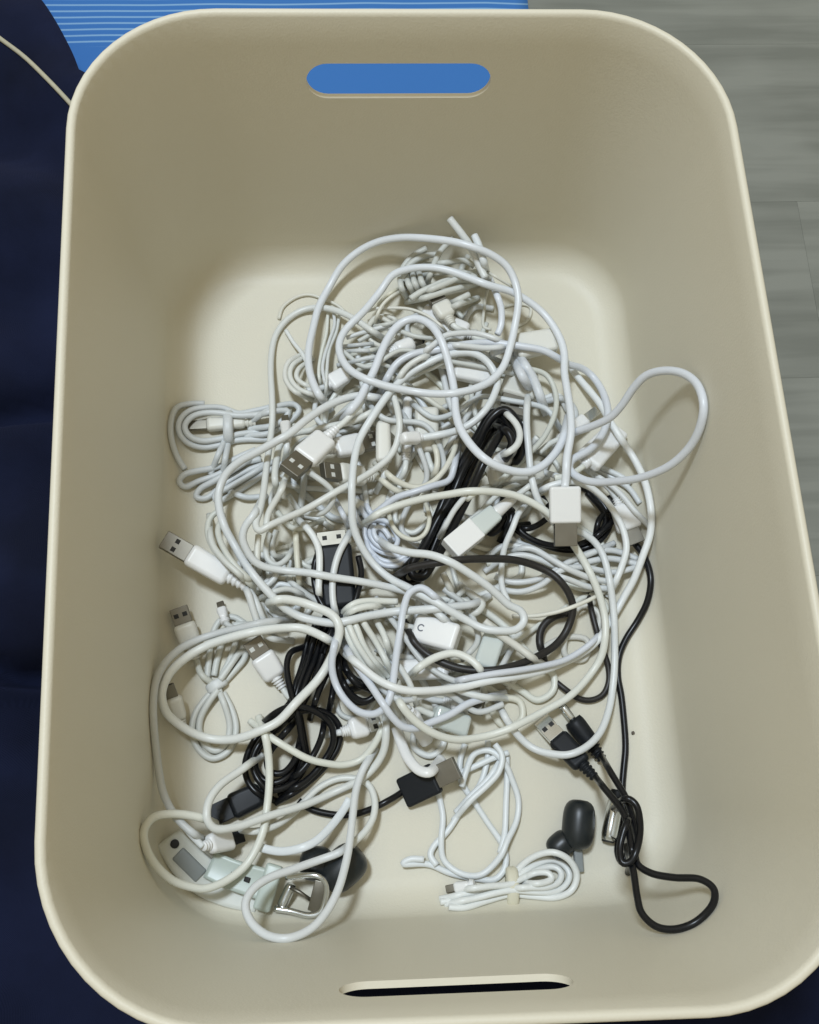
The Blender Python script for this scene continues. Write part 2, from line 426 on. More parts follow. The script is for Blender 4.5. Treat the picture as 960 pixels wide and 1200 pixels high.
def spline(P, step=2.6):
    P = np.asarray(P, float)
    if len(P) == 2: P = np.array([P[0], P.mean(0), P[1]])
    Q = np.vstack([2 * P[0] - P[1], P, 2 * P[-1] - P[-2]]); out = []
    for i in range(1, len(Q) - 2):
        p0, p1, p2, p3 = Q[i - 1:i + 3]
        def tj(t, a, b): return t + max(np.linalg.norm((b - a)[:2]), 1e-3) ** .5
        t0 = 0; t1 = tj(t0, p0, p1); t2 = tj(t1, p1, p2); t3 = tj(t2, p2, p3)
        n = max(2, int(np.linalg.norm((p2 - p1)[:2]) / step)); t = np.linspace(t1, t2, n, endpoint=False)[:, None]
        A1 = (t1 - t) / (t1 - t0) * p0 + (t - t0) / (t1 - t0) * p1; A2 = (t2 - t) / (t2 - t1) * p1 + (t - t1) / (t2 - t1) * p2
        A3 = (t3 - t) / (t3 - t2) * p2 + (t - t2) / (t3 - t2) * p3
        B1 = (t2 - t) / (t2 - t0) * A1 + (t - t0) / (t2 - t0) * A2; B2 = (t3 - t) / (t3 - t1) * A2 + (t - t1) / (t3 - t1) * A3
        out.append((t2 - t) / (t2 - t1) * B1 + (t - t1) / (t2 - t1) * B2)
    out.append(P[-1:]); C = np.vstack(out)
    for _ in range(2): C[1:-1] = .25 * C[:-2] + .5 * C[1:-1] + .25 * C[2:]
    return C
def solve(P, r, slope=.45, z_ends=(None, None), stamp=True):
    P = [tuple(p) + (0,) * (3 - len(p)) for p in P]
    H = globals()['H']; z_ends = list(z_ends); dive = [False, False]
    for e in (0, 1):
        if z_ends[e] is None:
            a, b = (P[0], P[1]) if e == 0 else (P[-1], P[-2])
            x, y = min(max(int(a[0]), 3), NX - 4), min(max(int(a[1]), 3), NY - 4)
            if H[y - 3:y + 4, x - 3:x + 4].max() - H0[y, x] > .0035:
                Ld = math.hypot(a[0] - b[0], a[1] - b[1]) + 1e-6
                q = (a[0] + (a[0] - b[0]) / Ld * 9, a[1] + (a[1] - b[1]) / Ld * 9, 0)
                P = [q] + P if e == 0 else P + [q]
                dive[e] = True
    C = spline(P); n = len(C); rp = r * 2300
    k = np.arange(n); sd = (C[0, 0] * 7 + C[0, 1] * 13) % 97; env = np.clip(np.minimum(k, n - 1 - k) / 8, 0, 1)
    for ax_ in (0, 1): C[:, ax_] += env * (.55 * np.sin(k * .085 + sd + ax_ * 2) + .22 * np.sin(k * .21 + sd * 1.7 + ax_))
    req = np.zeros(n); real = H; H = H.copy(); lag = int(3.2 * rp / 2.6) + 2
    for i, (x, y, zm) in enumerate(C):
        if i > lag:
            qx, qy, _ = C[i - lag]; sq, dq = disc(qx, qy, rp)
            if dq.size: H[sq] = np.where(dq < 1, np.maximum(H[sq], req[i - lag] + r * PACK), H[sq])
        sl, d = disc(x, y, rp * .8)
        h, h0 = H[sl], H0[sl]
        if h.size == 0: req[i] = max(req[i - 1], .05); continue
        top = h[d <= 1].max() if (d <= 1).any() else h.max(); wall = h0.max()
        k = 1.0 if wall < .012 else 1.9
        req[i] = max(top + r * k * PACK * (1 if top - wall > .001 or k > 1 else 1.25), zm / 1000.)
    pass
    ds = np.concatenate([[0], np.cumsum(np.hypot(*np.diff(C[:, :2], axis=0).T))]) / 2300
    D = np.abs(ds[:, None] - ds[None]); z = (req[None] - slope * D).max(1)
    sig = .006; K = np.exp(-.5 * (D / sig) ** 2); K /= K.sum(1, keepdims=True)
    z = K @ z; z = np.maximum(z, req - .25 * r); sig = .003; K = np.exp(-.5 * (D / sig) ** 2); K /= K.sum(1, keepdims=True); z = K @ z
    for e, zz in enumerate(z_ends):
        if zz is not None:
            dd = ds if e == 0 else ds[-1] - ds
            w = np.clip(1 - dd / .016, 0, 1); w = w * w * (3 - 2 * w); z = z * (1 - w) + zz * w
    for e in (0, 1):
        if dive[e]:
            dd = ds if e == 0 else ds[-1] - ds; i_ = 0 if e == 0 else -1
            zf = H0[min(max(int(C[i_, 1]), 0), NY - 1), min(max(int(C[i_, 0]), 0), NX - 1)] + r
            w = np.clip(1 - dd / .011, 0, 1); w = w * w * (3 - 2 * w); z = z * (1 - w) + min(zf, z[i_]) * w
    pts = at(C[:, 0], C[:, 1], z)
    H = real
    if stamp:
        for (x, y, _), zz in zip(C, z):
            sl, d = disc(x, y, rp * 1.0)
            if d.size: H[sl] = np.where(d < 1, np.maximum(H[sl], zz + r * PACK * np.sqrt(np.maximum(0, 1 - d * d))), H[sl])
    return pts, z
def tube(pts, r, sides=10, flat=1.0, taper=None):
    pts = np.asarray(pts); n = len(pts)
    T = np.gradient(pts, axis=0); T /= np.linalg.norm(T, axis=1, keepdims=True) + 1e-12
    up = np.array([0, 0, 1.0]); N = np.zeros_like(pts)
    v = up - T[0] * (up @ T[0]); 
    if np.linalg.norm(v) < 1e-3: v = np.array([1.0, 0, 0]) - T[0] * T[0][0]
    N[0] = v / np.linalg.norm(v)
    for i in range(1, n):
        v = N[i - 1] - T[i] * (N[i - 1] @ T[i])
        v = v + .1 * (up - T[i] * (up @ T[i])); v -= T[i] * (v @ T[i]); N[i] = v / (np.linalg.norm(v) + 1e-12)
    B = np.cross(T, N); a = np.arange(sides) * 2 * math.pi / sides
    rr = np.full(n, r) if np.isscalar(r) else np.asarray(r)
    ring = pts[:, None] + rr[:, None, None] * (np.cos(a)[None, :, None] * N[:, None] * flat + np.sin(a)[None, :, None] * B[:, None])
    V = ring.reshape(-1, 3); i = np.arange(n - 1)[:, None] * sides; j = np.arange(sides)[None]; k = (j + 1) % sides
    Fq = np.stack([i + j, i + k, i + sides + k, i + sides + j], -1).reshape(-1, 4).tolist()
    Fq.append(list(range(sides - 1, -1, -1))); Fq.append([(n - 1) * sides + q for q in range(sides)])
    return V, Fq
def join(parts):
    V = []; Fs = []; o = 0
    for v, f in parts:
        V.append(v); Fs += [[q + o for q in fc] for fc in f]; o += len(v)
    return np.vstack(V), Fs

pp = spline([(-14, 34, 0), (0, 45, 0), (28, 66, 0), (54, 91, 0), (76, 114, 0), (90, 130, 0), (104, 148, 0)], 4)
zz = np.full(len(pp), .065)
for _ in range(6):
    q = at(pp[:, 0], pp[:, 1], zz); zz = np.array([cloth_h(a, b) for a, b in q[:, :2]]) + .0008
link('piping', *tube(at(pp[:, 0], pp[:, 1], zz), .0013, 8), 'piping', cl_root, (-.25, -.1, FZ))

# ------------------------------------------------------------------ plugs
def frame(a, b):
    x = (b - a) / np.linalg.norm(b - a); up = np.array([0, 0, 1.0]); y = np.cross(up, x); y /= np.linalg.norm(y); return x, y, np.cross(x, y)
def rbox(p0, p1, w, h, w2=None, bev=.0009, round_=False):
    """box along p0 > p1 with every edge rounded"""
    x, y, z = frame(p0, p1); Lg = np.linalg.norm(p1 - p0); w2 = w if w2 is None else w2
    b = min(bev, Lg * .35, w * .42, h * .42, w2 * .42); n = 4 if b > .0006 else 2
    sec = [(b * (1 - math.cos(math.pi / 2 * k / n)), b * (1 - math.sin(math.pi / 2 * k / n))) for k in range(n + 1)]   # along, inset
    sec = sec + [(Lg - a, i_) for a, i_ in reversed(sec)]
    bm = bmesh.new(); loops = []
    for a, ins in sec:
        ww = (w + (w2 - w) * a / Lg) / 2; hh = h / 2; lp = []
        for sx, sy, a0 in ((1, 1, 0), (-1, 1, 90), (-1, -1, 180), (1, -1, 270)):
            for k in range(n + 1):
                t = math.radians(a0 + 90 * k / n); rr = max(b - ins, b * .02)
                lp.append(bm.verts.new(Vector(p0 + x * a + y * (sx * (ww - b) + rr * math.cos(t)) + z * (sy * (hh - b) + rr * math.sin(t)))))
        loops.append(lp)
    m_ = len(loops[0])
    for q in range(len(loops) - 1):
        for k in range(m_):
            k2 = (k + 1) % m_; bm.faces.new([loops[q][k], loops[q][k2], loops[q + 1][k2], loops[q + 1][k]])
    bm.faces.new(loops[0][::-1]); bm.faces.new(loops[-1])
    bmesh.ops.recalc_face_normals(bm, faces=bm.faces)
    return bm
def cyl(p0, p1, r0, r1, n=20, flat=1.0):
    k = np.linspace(0, 1, 9)[:, None]; pts = p0 + (p1 - p0) * k; e = np.array([.86, .97, 1, 1, 1, 1, 1, .97, .86])
    return tube(pts, (r0 + (r1 - r0) * k[:, 0]) * e, n, flat)
def ribs(p0, p1, r0, r1, n=5):
    m_ = n * 6 + 1; k = np.linspace(0, 1, m_); pts = p0 + (p1 - p0) * k[:, None]
    prof = 1 + .16 * np.sign(np.sin(k * n * 2 * math.pi)); return tube(pts, (r0 + (r1 - r0) * k) * prof, 14)
def plug_z(path_px, wp, h):
    """rest a rigid plug (tail, tip in pixels) on whatever lies below it"""
    (ax_, ay_), (bx_, by_) = path_px; n = 9; zs = []
    L_ = math.hypot(bx_ - ax_, by_ - ay_); nx_, ny_ = -(by_ - ay_) / L_, (bx_ - ax_) / L_
    for i in range(n):
        t = i / (n - 1); hh = []
        for s in (-.4, 0, .4):
            x = int(ax_ + (bx_ - ax_) * t + nx_ * s * wp); y = int(ay_ + (by_ - ay_) * t + ny_ * s * wp)
            x = min(max(x, 0), NX - 1); y = min(max(y, 0), NY - 1); hh.append(H[y, x])
        zs.append(max(hh))
    zs = np.array(zs); t = np.linspace(0, 1, n)
    sl = np.clip((zs[5:].max() - zs[:4].max()) / .6, -.022, .022)
    z0 = (zs - sl * t).max() + h / 2 + .0003
    return z0, z0 + sl
def stamp_plug(path_px, wp, h, za, zb):
    (ax_, ay_), (bx_, by_) = path_px; L_ = math.hypot(bx_ - ax_, by_ - ay_)
    for i in range(int(L_ / 3) + 1):
        t = i * 3 / L_; x, y = ax_ + (bx_ - ax_) * t, ay_ + (by_ - ay_) * t
        sl, d = disc(x, y, wp * .5)
        if d.size: H[sl] = np.where(d < 1, np.maximum(H[sl], za + (zb - za) * t + h / 2), H[sl])
def plug(root, org, tail, tip, wp, style='usb', body='white_plug', shell='steel', h=None, holes='hole', name='plug', z=None, bodyw=None, split=.70, mark=False):
    """adds plug > shell, strain_relief; returns tail height"""
    defaults = dict(usb=.0068, micro=.0058, dock=.0052, jack=.0085, cap=.0065, flat=.009, sleeve=.0075)
    h = h or defaults[style]
    path = (tail, tip); za, zb = plug_z(path, wp, h) if z is None else z
    stamp_plug(path, wp, h, za, zb)
    A, B = at(*tail, za), at(*tip, zb); S = F / np.linalg.norm(((A + B) / 2 - CAM) @ R * np.array([0, 0, 1])); w = wp / S
    P = lambda t: A + (B - A) * t
    bw = bodyw or w
    def L(nm, bm_or, mat, par, smooth=True):
        if isinstance(bm_or, tuple): return link(nm, bm_or[0], bm_or[1], mat, par, org, smooth)
        o = link_bm(nm, bm_or, mat, par, org, True)
        return wn(o)
    if style == 'usb':
        b = L(name, rbox(P(.21), P(split), w * .90, h, w, bev=.0026), body, root)
        L('strain_relief', ribs(P(0), P(.22), .0021, .0029, 4), body, b)
        s = L('shell', rbox(P(split - .01), P(1), w * .78, h * .64, bev=.0003), shell, b, False)
        x, y, zz = frame(A, B); q = []
        for sgn in (-1, 1):
            c = P(split + (1 - split) * .52) + y * sgn * w * .19 + zz * (h * .32)
            bm = rbox(c - x * .0011, c + x * .0011, .0024, .0005, bev=.0001); bm.verts.index_update()
            q.append((np.array([list(v.co) for v in bm.verts]), [[k.index for k in f.verts] for f in bm.faces])); bm.free()
        L('shell_hole', join(q), holes, b, False)
    elif style == 'micro':
        b = L(name, rbox(P(.14), P(.70), w * .72, h, w, bev=.0022), body, root)
        L('strain_relief', ribs(P(0), P(.15), .0019, .0025, 3), body, b)
        s = L('shell', rbox(P(.695), P(1), w * .66, h * .36, bev=.0003), shell, b, False)
        x, y, zz = frame(A, B)
        L('socket_mouth', rbox(P(.995), P(1.006), w * .5, h * .2, bev=.0001), 'hole', b, False)
    elif style == 'dock':
        b = L(name, rbox(P(.0), P(.62), w, h, w, bev=.0015), body, root)
        s = L('shell', rbox(P(.615), P(1), w * .72, h * .7, bev=.0003), shell, b, False)
    elif style == 'sleeve':
        b = L(name, rbox(P(.30), P(.66), w * .78, h * .9, w * .95, bev=.0016), body, root)
        L('strain_relief', cyl(P(0), P(.34), .0024, .0036, 14), 'white_plug', b)
        L('cap', rbox(P(.60), P(1), w, h, w * .98, bev=.0007), shell, b)
    elif style == 'jack':
        b = L(name, cyl(P(.22), P(.68), w * .46, w * .5), body, root)
        L('strain_relief', ribs(P(0), P(.23), .0022, .0034, 4), body, b)
        L('tip', cyl(P(.67), P(.93), .0021, .0021, 14), shell, b)
        L('tip_ring', cyl(P(.92), P(1), .0022, .0014, 14), 'black_plug', b)
    elif style == 'cap':                              # bare rounded plug body, half buried
        b = L(name, rbox(P(.1), P(1), w, h, w * .9, bev=.0022), body, root)
        L('strain_relief', ribs(P(0), P(.12), .002, .0026, 3), body, b)
    elif style == 'flat':
        b = L(name, rbox(P(0), P(1), w, h, w, bev=.0022), body, root)
        if mark:
            x, y, zz = frame(A, B); c = P(.2) + zz * (h / 2 + .0001); aa = np.linspace(.7, 5.6, 20)[:, None]
            L('printed_mark', tube(c + .0016 * (np.cos(aa) * x + np.sin(aa) * y), .00035, 6), 'grey_print', b)
    return za

# ------------------------------------------------------------------ cables
G_W, G_B = 'white cables tangled in the bin', 'black cables tangled in the bin'
def cable(label, strands, r=.0021, mat='white', plugs=(), name=None, group=None, tie=None, slope=.45, flat=1.0, cat='cable', start_plug=None, end_plug=None, sides=10):
    """one cable: strands are pixel paths; plugs go under the strands they belong to"""
    if not isinstance(strands[0], list): strands = [strands]
    name = name or ('black_cable' if 'black' in mat else 'white_cable')
    group = group or (G_B if 'black' in mat else G_W)
    multi = bool(plugs) or tie
    zt = {}
    org = None
    c0 = strands[0][len(strands[0]) // 2]
    org = np.round(at(c0[0], c0[1], 0.0), 4)
    root = empty(name, org, label, cat, group) if multi else None
    for i, p in enumerate(plugs):
        p = dict(p); zt[i] = plug(root, org, p.pop('tail'), p.pop('tip'), p.pop('w'), **p)
    parts = []
    for i, s in enumerate(strands):
        ze = [None, None]
        if i == 0 and start_plug is not None: ze[0] = zt[start_plug]
        if i == len(strands) - 1 and end_plug is not None: ze[1] = zt[end_plug]
        pts, z = solve(s, r * .88, slope, ze)
        w = (1 + .012 * np.sin(np.arange(len(pts)) * .13 + i)) * (1 - .8 * z.mean() / CAM[2])
        parts.append(tube(pts, r * .88 * w, sides, flat))
    V, Fq = join(parts)
    if multi: link('cord', V, Fq, mat, root, org)
    else:
        o = link(name, V, Fq, mat, None, org); tag(o, label, cat, group); root = o
    if tie:
        for tx, ty, ang, wr, ln, tm in tie:
            ztop = H[int(ty), int(tx)]; zb = H0[int(ty), int(tx)] if len(tie[0]) < 7 else 0
            zc_ = max(ztop - wr * .55, wr * .5)
            c = at(tx, ty, zc_); d = np.array([math.cos(math.radians(ang)), -math.sin(math.radians(ang)), 0])
            k = np.linspace(-.5, .5, 7)[:, None]; prof = np.array([.9, .98, 1.02, 1, 1.02, .98, .9])
            link('tie', *tube(c + d * k * ln, wr * prof, 18, .62), tm, root, org)
            sl, dd = disc(tx, ty, wr * 2300); H[sl] = np.where(dd < 1, np.maximum(H[sl], zc_ + wr * .6), H[sl])
    return root
def split_cables(label, strands, **kw):
    for q in strands: cable(label, q, **kw)
def thing_plug(label, tail, tip, w, style='usb', name='usb_plug', cat='plug', group=None, cord=None, r=.0019, mat='white', **kw):
    """a plug whose own cable dives under the pile"""
    return cable(label, cord, r, mat, plugs=[dict(tail=tail, tip=tip, w=w, style=style, **kw)], start_plug=0, name=name, group=group, cat=cat)

# ------------------------------------------------------------------ things lying on the bin floor
def lathe_blob(root, org, name, c, axis, prof, mat, sides=24, flat=1.0):
    c = np.array(c); axis = np.array(axis, float); axis /= np.linalg.norm(axis)
    pts = np.array([c + axis * a for a, _ in prof]); rr = np.array([b for _, b in prof])
    V, Fq = tube(pts, rr, sides, flat); return link(name, V, Fq, mat, root, org)
def capsule(L_, r, p=2.6, n=14):
    out = []
    for k in range(n + 1):
        t = -1 + 2 * k / n; a = math.copysign(abs(math.sin(t * math.pi / 2)), t); out.append((a * L_ / 2, max(.00015, r * (1 - abs(a) ** p) ** (1 / p))))
    return out
# dark earbud near the right of the bin floor
c = at(678, 966, .009); org = at(678, 966, 0)
e1 = empty('earbud', org, 'dark glossy earbud beside the tied white bundle near the right of bin', 'earbud')
up = at(680, 941, .010) - at(676, 992, .009)
lathe_blob(e1, org, 'body', c, up, capsule(.0235, .0080, 3.2), 'earbud')
c2_ = at(657, 990, .006); lathe_blob(e1, org, 'ear_tip', c2_, at(650, 996, .006) - at(668, 980, .007), capsule(.013, .0062, 3), 'earbud')
link_bm('stem', rbox(at(676, 985, .004), at(679, 1022, .003), .0044, .004), 'grey_plastic', e1, org)
H[935:1000, 655:700] = np.maximum(H[935:1000, 655:700], .012)
# dark earbud near the left, behind the buckle
org = at(390, 1012, 0)
e2 = empty('earbud', org, 'dark two lobed earbud lying behind the metal buckle under white cables', 'earbud')
lathe_blob(e2, org, 'ear_tip', at(371, 1012, .008), at(356, 1012, .008) - at(388, 1014, .008), capsule(.0165, .0082, 2.6), 'earbud')
lathe_blob(e2, org, 'body', at(402, 1017, .010), at(424, 998, .011) - at(382, 1036, .008), capsule(.0230, .0094, 3.0), 'earbud')
lathe_blob(e2, org, 'nozzle', at(386, 1014, .009), at(400, 1014, .009) - at(374, 1013, .009), capsule(.014, .0045, 4), 'black_plug')
H[995:1035, 355:426] = np.maximum(H[995:1035, 355:426], .017)

# white and mint watch strap with a buckle
org = at(260, 1025, 0)
st = empty('watch_strap', org, 'white and mint rubber watch strap with metal buckle at bottom left of bin', 'watch strap')
def ribbon(path, w, h, z, n=40):
    C = spline([(x, y, 0) for x, y in path], 4); k = np.linspace(0, 1, len(C)); zz = np.interp(k, np.linspace(0, 1, len(z)), z)
    p = at(C[:, 0], C[:, 1], zz); T = np.gradient(p, axis=0); T /= np.linalg.norm(T, axis=1, keepdims=True)
    B = np.cross(T, np.array([0, 0, 1.0])); B /= np.linalg.norm(B, axis=1, keepdims=True); Nn = np.cross(B, T)
    ww = np.interp(k, np.linspace(0, 1, len(w)), w)[:, None]
    prof = [(-.5, .15), (-.46, .5), (-.36, .40), (0, .36), (.36, .40), (.46, .5), (.5, .15), (.46, -.5), (0, -.42), (-.46, -.5)]
    V = np.stack([p + B * a * ww + Nn * b * h for a, b in prof], 1).reshape(-1, 3); m_ = len(prof); Fq = []
    for i in range(len(C) - 1):
        for j in range(m_): q = (j + 1) % m_; Fq.append([i * m_ + j, (i + 1) * m_ + j, (i + 1) * m_ + q, i * m_ + q])
    Fq.append(list(range(m_))); Fq.append([(len(C) - 1) * m_ + j for j in range(m_ - 1, -1, -1)])
    return V, Fq, p, T, B, Nn
V, Fq, p, T, B, Nn = ribbon([(197, 981), (214, 1004), (238, 1026), (268, 1040), (304, 1050)], (.0135, .0165, .0175, .0175, .016), .0044, (.010, .0078, .006, .0045, .0035))
link('band', V, Fq, 'strap_white', st, org)
i_ = int(len(p) * .33)
link_bm('window', rbox(p[i_] - T[i_] * .008 + Nn[i_] * .0016, p[i_] + T[i_] * .008 + Nn[i_] * .0016, .0075, .0022, bev=.0009), 'grey_plastic', st, org)
link('pin_hole', *cyl(p[2] - B[2] * .001 + Nn[2] * .0014 + T[2] * .001, p[2] - B[2] * .001 + Nn[2] * .0027 + T[2] * .001, .0021, .0021), 'hole', st, org)
V, Fq, p, T, B, Nn = ribbon([(246, 1013), (270, 1024), (298, 1033), (322, 1040)], (.0130, .0140, .0150), .0036, (.0095, .0105, .0105, .0105))
tp = link('mint_band', V, Fq, 'mint', st, org)
for t_ in (.36, .58):
    i_ = int(len(p) * t_); link_bm('adjust_hole', rbox(p[i_] - T[i_] * .0013 + Nn[i_] * .0008, p[i_] + T[i_] * .0013 + Nn[i_] * .0022, .0024, .0012, bev=.0002), 'hole', tp, org)
link_bm('keeper', rbox(at(305, 1037, .0105), at(324, 1043, .0110), .0215, .0052, bev=.0014), 'mint', st, org)
def loopbar(pts, r, mat, nm):
    C = spline([(a, b, c_) for a, b, c_ in pts], 3); q = at(C[:, 0], C[:, 1], C[:, 2] / 1000); link(nm, *tube(q, r, 8), mat, st, org)
loopbar([(322, 1065, 9), (342, 1068, 10), (362, 1073, 12), (375, 1069, 13), (382, 1050, 15), (382, 1034, 17), (372, 1026, 18), (352, 1026, 16), (336, 1028, 13)], .0015, 'chrome', 'buckle_frame')
link_bm('buckle_bar', rbox(at(368, 1068, .0125), at(377, 1032, .0170), .0062, .0018, bev=.0004), 'steel', st, org)
link('buckle_prong', *tube(np.array([at(340, 1040, .012), at(352, 1046, .0125), at(366, 1056, .0115)]), .0009, 8), 'steel', st, org)
link('spring_bar', *cyl(at(330, 1062, .008), at(342, 1036, .010), .0026, .0026), 'chrome', st, org)
for (x, y) in [(200, 985), (215, 1003), (235, 1018), (260, 1028), (285, 1034), (310, 1040), (325, 1045), (355, 1050)]:
    sl, d = disc(x, y, 19); H[sl] = np.where(d < 1, np.maximum(H[sl], .0135), H[sl])
# a crumb on the floor
bm = bmesh.new(); bmesh.ops.create_icosphere(bm, subdivisions=1, radius=.0011)
for v in bm.verts: v.co = v.co * (1 + .3 * noise.noise(v.co * 900)) ; v.co.z = max(v.co.z * .6, -.0005)
cpos = at(742, 859, .0006); bmesh.ops.translate(bm, verts=bm.verts, vec=Vector(cpos))
o = link_bm('crumb', bm, 'crumb', None, cpos); tag(o, 'tiny dark crumb on the bare bin floor right of the black cable', 'crumb')

# ---- buried strands
rng = random.Random(11)
gaps = [(405, 602, 20), (480, 612, 20), (625, 688, 34), (610, 600, 16), (330, 410, 30), (690, 350, 40)]
def wander(cx, cy, L_, turn):
    a = rng.uniform(0, 6.28); x, y = cx, cy; out = [(x, y)]; k = rng.uniform(-turn, turn)
    for _ in range(int(L_ / 22)):
        k = .7 * k + .3 * rng.uniform(-turn, turn); a += k; x += 22 * math.cos(a); y += 22 * math.sin(a)
        if ((x - 520) / 175) ** 2 + ((y - 620) / 235) ** 2 > 1: a += 1.2
        for gx, gy, gr in gaps:
            if math.hypot(x - gx, y - gy) < gr: a += .9
        out.append((x, y))
    return out
for cx, cy, where in [(450, 430, 'upper'), (520, 420, 'upper'), (600, 440, 'upper'), (620, 520, 'right'), (660, 560, 'right'), (560, 600, 'middle'), (500, 560, 'middle'), (430, 520, 'left'), (370, 560, 'left'), (330, 640, 'left'),
                      (400, 690, 'left'), (470, 760, 'lower'), (520, 800, 'lower'), (560, 760, 'lower'), (500, 700, 'middle'), (450, 600, 'middle'), (545, 690, 'middle'), (580, 480, 'upper'), (440, 820, 'lower'), (600, 800, 'lower'), (480, 400, 'upper'), (560, 440, 'upper'), (640, 470, 'right'), (590, 530, 'right'), (540, 530, 'middle'), (470, 530, 'middle'),
                      (410, 640, 'left'), (350, 690, 'left'), (380, 500, 'left'), (490, 790, 'lower'), (540, 840, 'lower'), (460, 720, 'middle'), (640, 640, 'right'), (570, 660, 'middle'), (440, 760, 'lower'), (300, 680, 'left'), (430, 590, 'middle'), (390, 620, 'left'), (500, 600, 'middle'), (350, 610, 'left'), (460, 660, 'middle'), (510, 740, 'lower'), (560, 540, 'middle'), (610, 580, 'right')]:
    cable('white cable buried at the very bottom of the %s part of the pile' % where, wander(cx, cy, rng.uniform(180, 300), .75), r=rng.choice([.0017, .0019, .0021]), mat=rng.choice(['white', 'grey_white', 'ivory', 'white']), group='white cables buried at the bottom of the pile')
# ---- filler strands low in the middle of the pile

# ---- lowest layer: tied bundles and plugs
cable('white cable bundle tied flat against the left wall with its plug inside the loop', [
    [(240, 473), (222, 473), (207, 477), (200, 492), (200, 512), (207, 534), (217, 550)],
    [(317, 477), (297, 482), (280, 485), (262, 478), (240, 477), (222, 481), (211, 492), (210, 506), (219, 518), (236, 524), (256, 522), (275, 517), (316, 515)],
    [(316, 484), (296, 487), (275, 487), (258, 484), (240, 484), (226, 488), (217, 499), (222, 510), (236, 516), (258, 514), (280, 509), (316, 505)],
    [(296, 493), (310, 484), (328, 476), (346, 474), (352, 480), (344, 490), (330, 500), (314, 508), (296, 510)], [(300, 488), (320, 482), (338, 482), (332, 492), (316, 500), (300, 502)]],
    r=.0019, mat='grey_white', plugs=[dict(tail=(300, 495), tip=(217, 499), w=17, style='micro', body='ivory_plug')],
    tie=[(268, 500, 0, .0095, .005, 'grey_white')], name='white_cable_bundle')
cable('white cable bundle fanned out just below the tied bundle at the left wall', [
    [(300, 527), (282, 535), (264, 545), (248, 549), (230, 552), (216, 556), (210, 564), (217, 571), (232, 564), (254, 556), (276, 545), (306, 538)],
    [(296, 536), (272, 551), (250, 564), (234, 573), (229, 582), (240, 584), (258, 571), (276, 559), (300, 548), (326, 540)], [(310, 545), (288, 560), (266, 573), (252, 580), (254, 588), (272, 580), (294, 566), (314, 552), (332, 543)],
    [(273, 577), (282, 581), (292, 583), (306, 582)], [(262, 520), (256, 534), (250, 548)], [(267, 523), (264, 540), (262, 552)]],
    r=.0019, mat='grey_white', name='white_cable_bundle')
cable('grey white figure eight cable bundle tied in the middle on the left floor', [
    [(243, 794), (246, 768), (249, 745), (258, 727), (272, 722), (286, 730), (294, 738)],
    [(251, 792), (255, 770), (262, 748), (275, 733), (290, 732)],
    [(260, 792), (268, 776), (275, 755), (278, 738)],
    [(264, 798), (276, 784), (286, 772), (288, 764), (282, 764), (270, 780), (258, 797)],
    [(251, 808), (240, 820), (229, 836), (225, 854), (232, 877), (249, 889), (268, 880), (277, 856), (273, 834), (262, 812)],
    [(256, 808), (244, 824), (235, 842), (234, 858), (240, 872), (252, 880), (264, 872), (269, 852), (265, 832), (258, 812)]],
    r=.0019, mat='grey_white', tie=[(254, 803, 60, .0056, .005, 'grey_white')], name='white_cable_bundle')
thing_plug('grey shaded white plug leaning on the left wall above the figure eight bundle', (230, 772), (209, 712), 27, 'usb', 'white_usb_cable', 'cable', G_W,
           [(230, 772), (236, 790), (248, 800)], mat='grey_white', body='ivory_plug', shell='light_shell' if False else 'steel')
thing_plug('white USB plug with tarnished shell beside the figure eight bundle', (331, 806), (295, 750), 30, 'usb', 'white_usb_cable', 'cable', G_W,
           [(331, 806), (340, 818), (352, 822)], holes='light_hole')
thing_plug('tiny micro plug tip poking up beside the left wall above the figure eight bundle', (264, 730), (258, 706), 13, 'micro', 'white_micro_cable', 'cable', G_W,
           [(264, 730), (274, 736), (290, 736)], r=.0017, mat='grey_white')
thing_plug('white micro plug pointing up inside the big ring at the left wall', (214, 850), (196, 803), 23, 'micro', 'white_micro_cable', 'cable', G_W,
           [(214, 850), (225, 861), (240, 866)], mat='ivory', body='ivory_plug')
cable('thick white cable pair with USB plug pointing at the left wall', [
    [(290, 689), (297, 700), (303, 715), (310, 730), (322, 742), (338, 744)], [(284, 683), (291, 697), (297, 716), (305, 736), (318, 748), (335, 750)]],
    plugs=[dict(tail=(288, 688), tip=(192, 632), w=28, style='usb')], start_plug=0, name='white_usb_cable', mat='grey_white')
split_cables('white cable strand curving with its neighbours along the left beside the USB plug', [
    [(302, 692), (285, 676), (268, 662), (251, 645), (243, 625), (246, 608), (256, 600), (262, 604), (256, 622), (264, 645), (280, 667), (300, 686)], [(246, 612), (248, 636), (262, 657), (276, 670), (292, 684)]],
    r=.0019, mat='grey_white')
cable('small white cable coil half hidden below the V shaped cable bend', [
    [(316, 625), (312, 640), (314, 655), (324, 662), (336, 655), (344, 640)], [(324, 622), (319, 638), (322, 652), (332, 652)], [(334, 676), (345, 686), (360, 697), (376, 707)],
    [(307, 700), (320, 694), (340, 690), (362, 700)]], r=.0018, mat='grey_white')

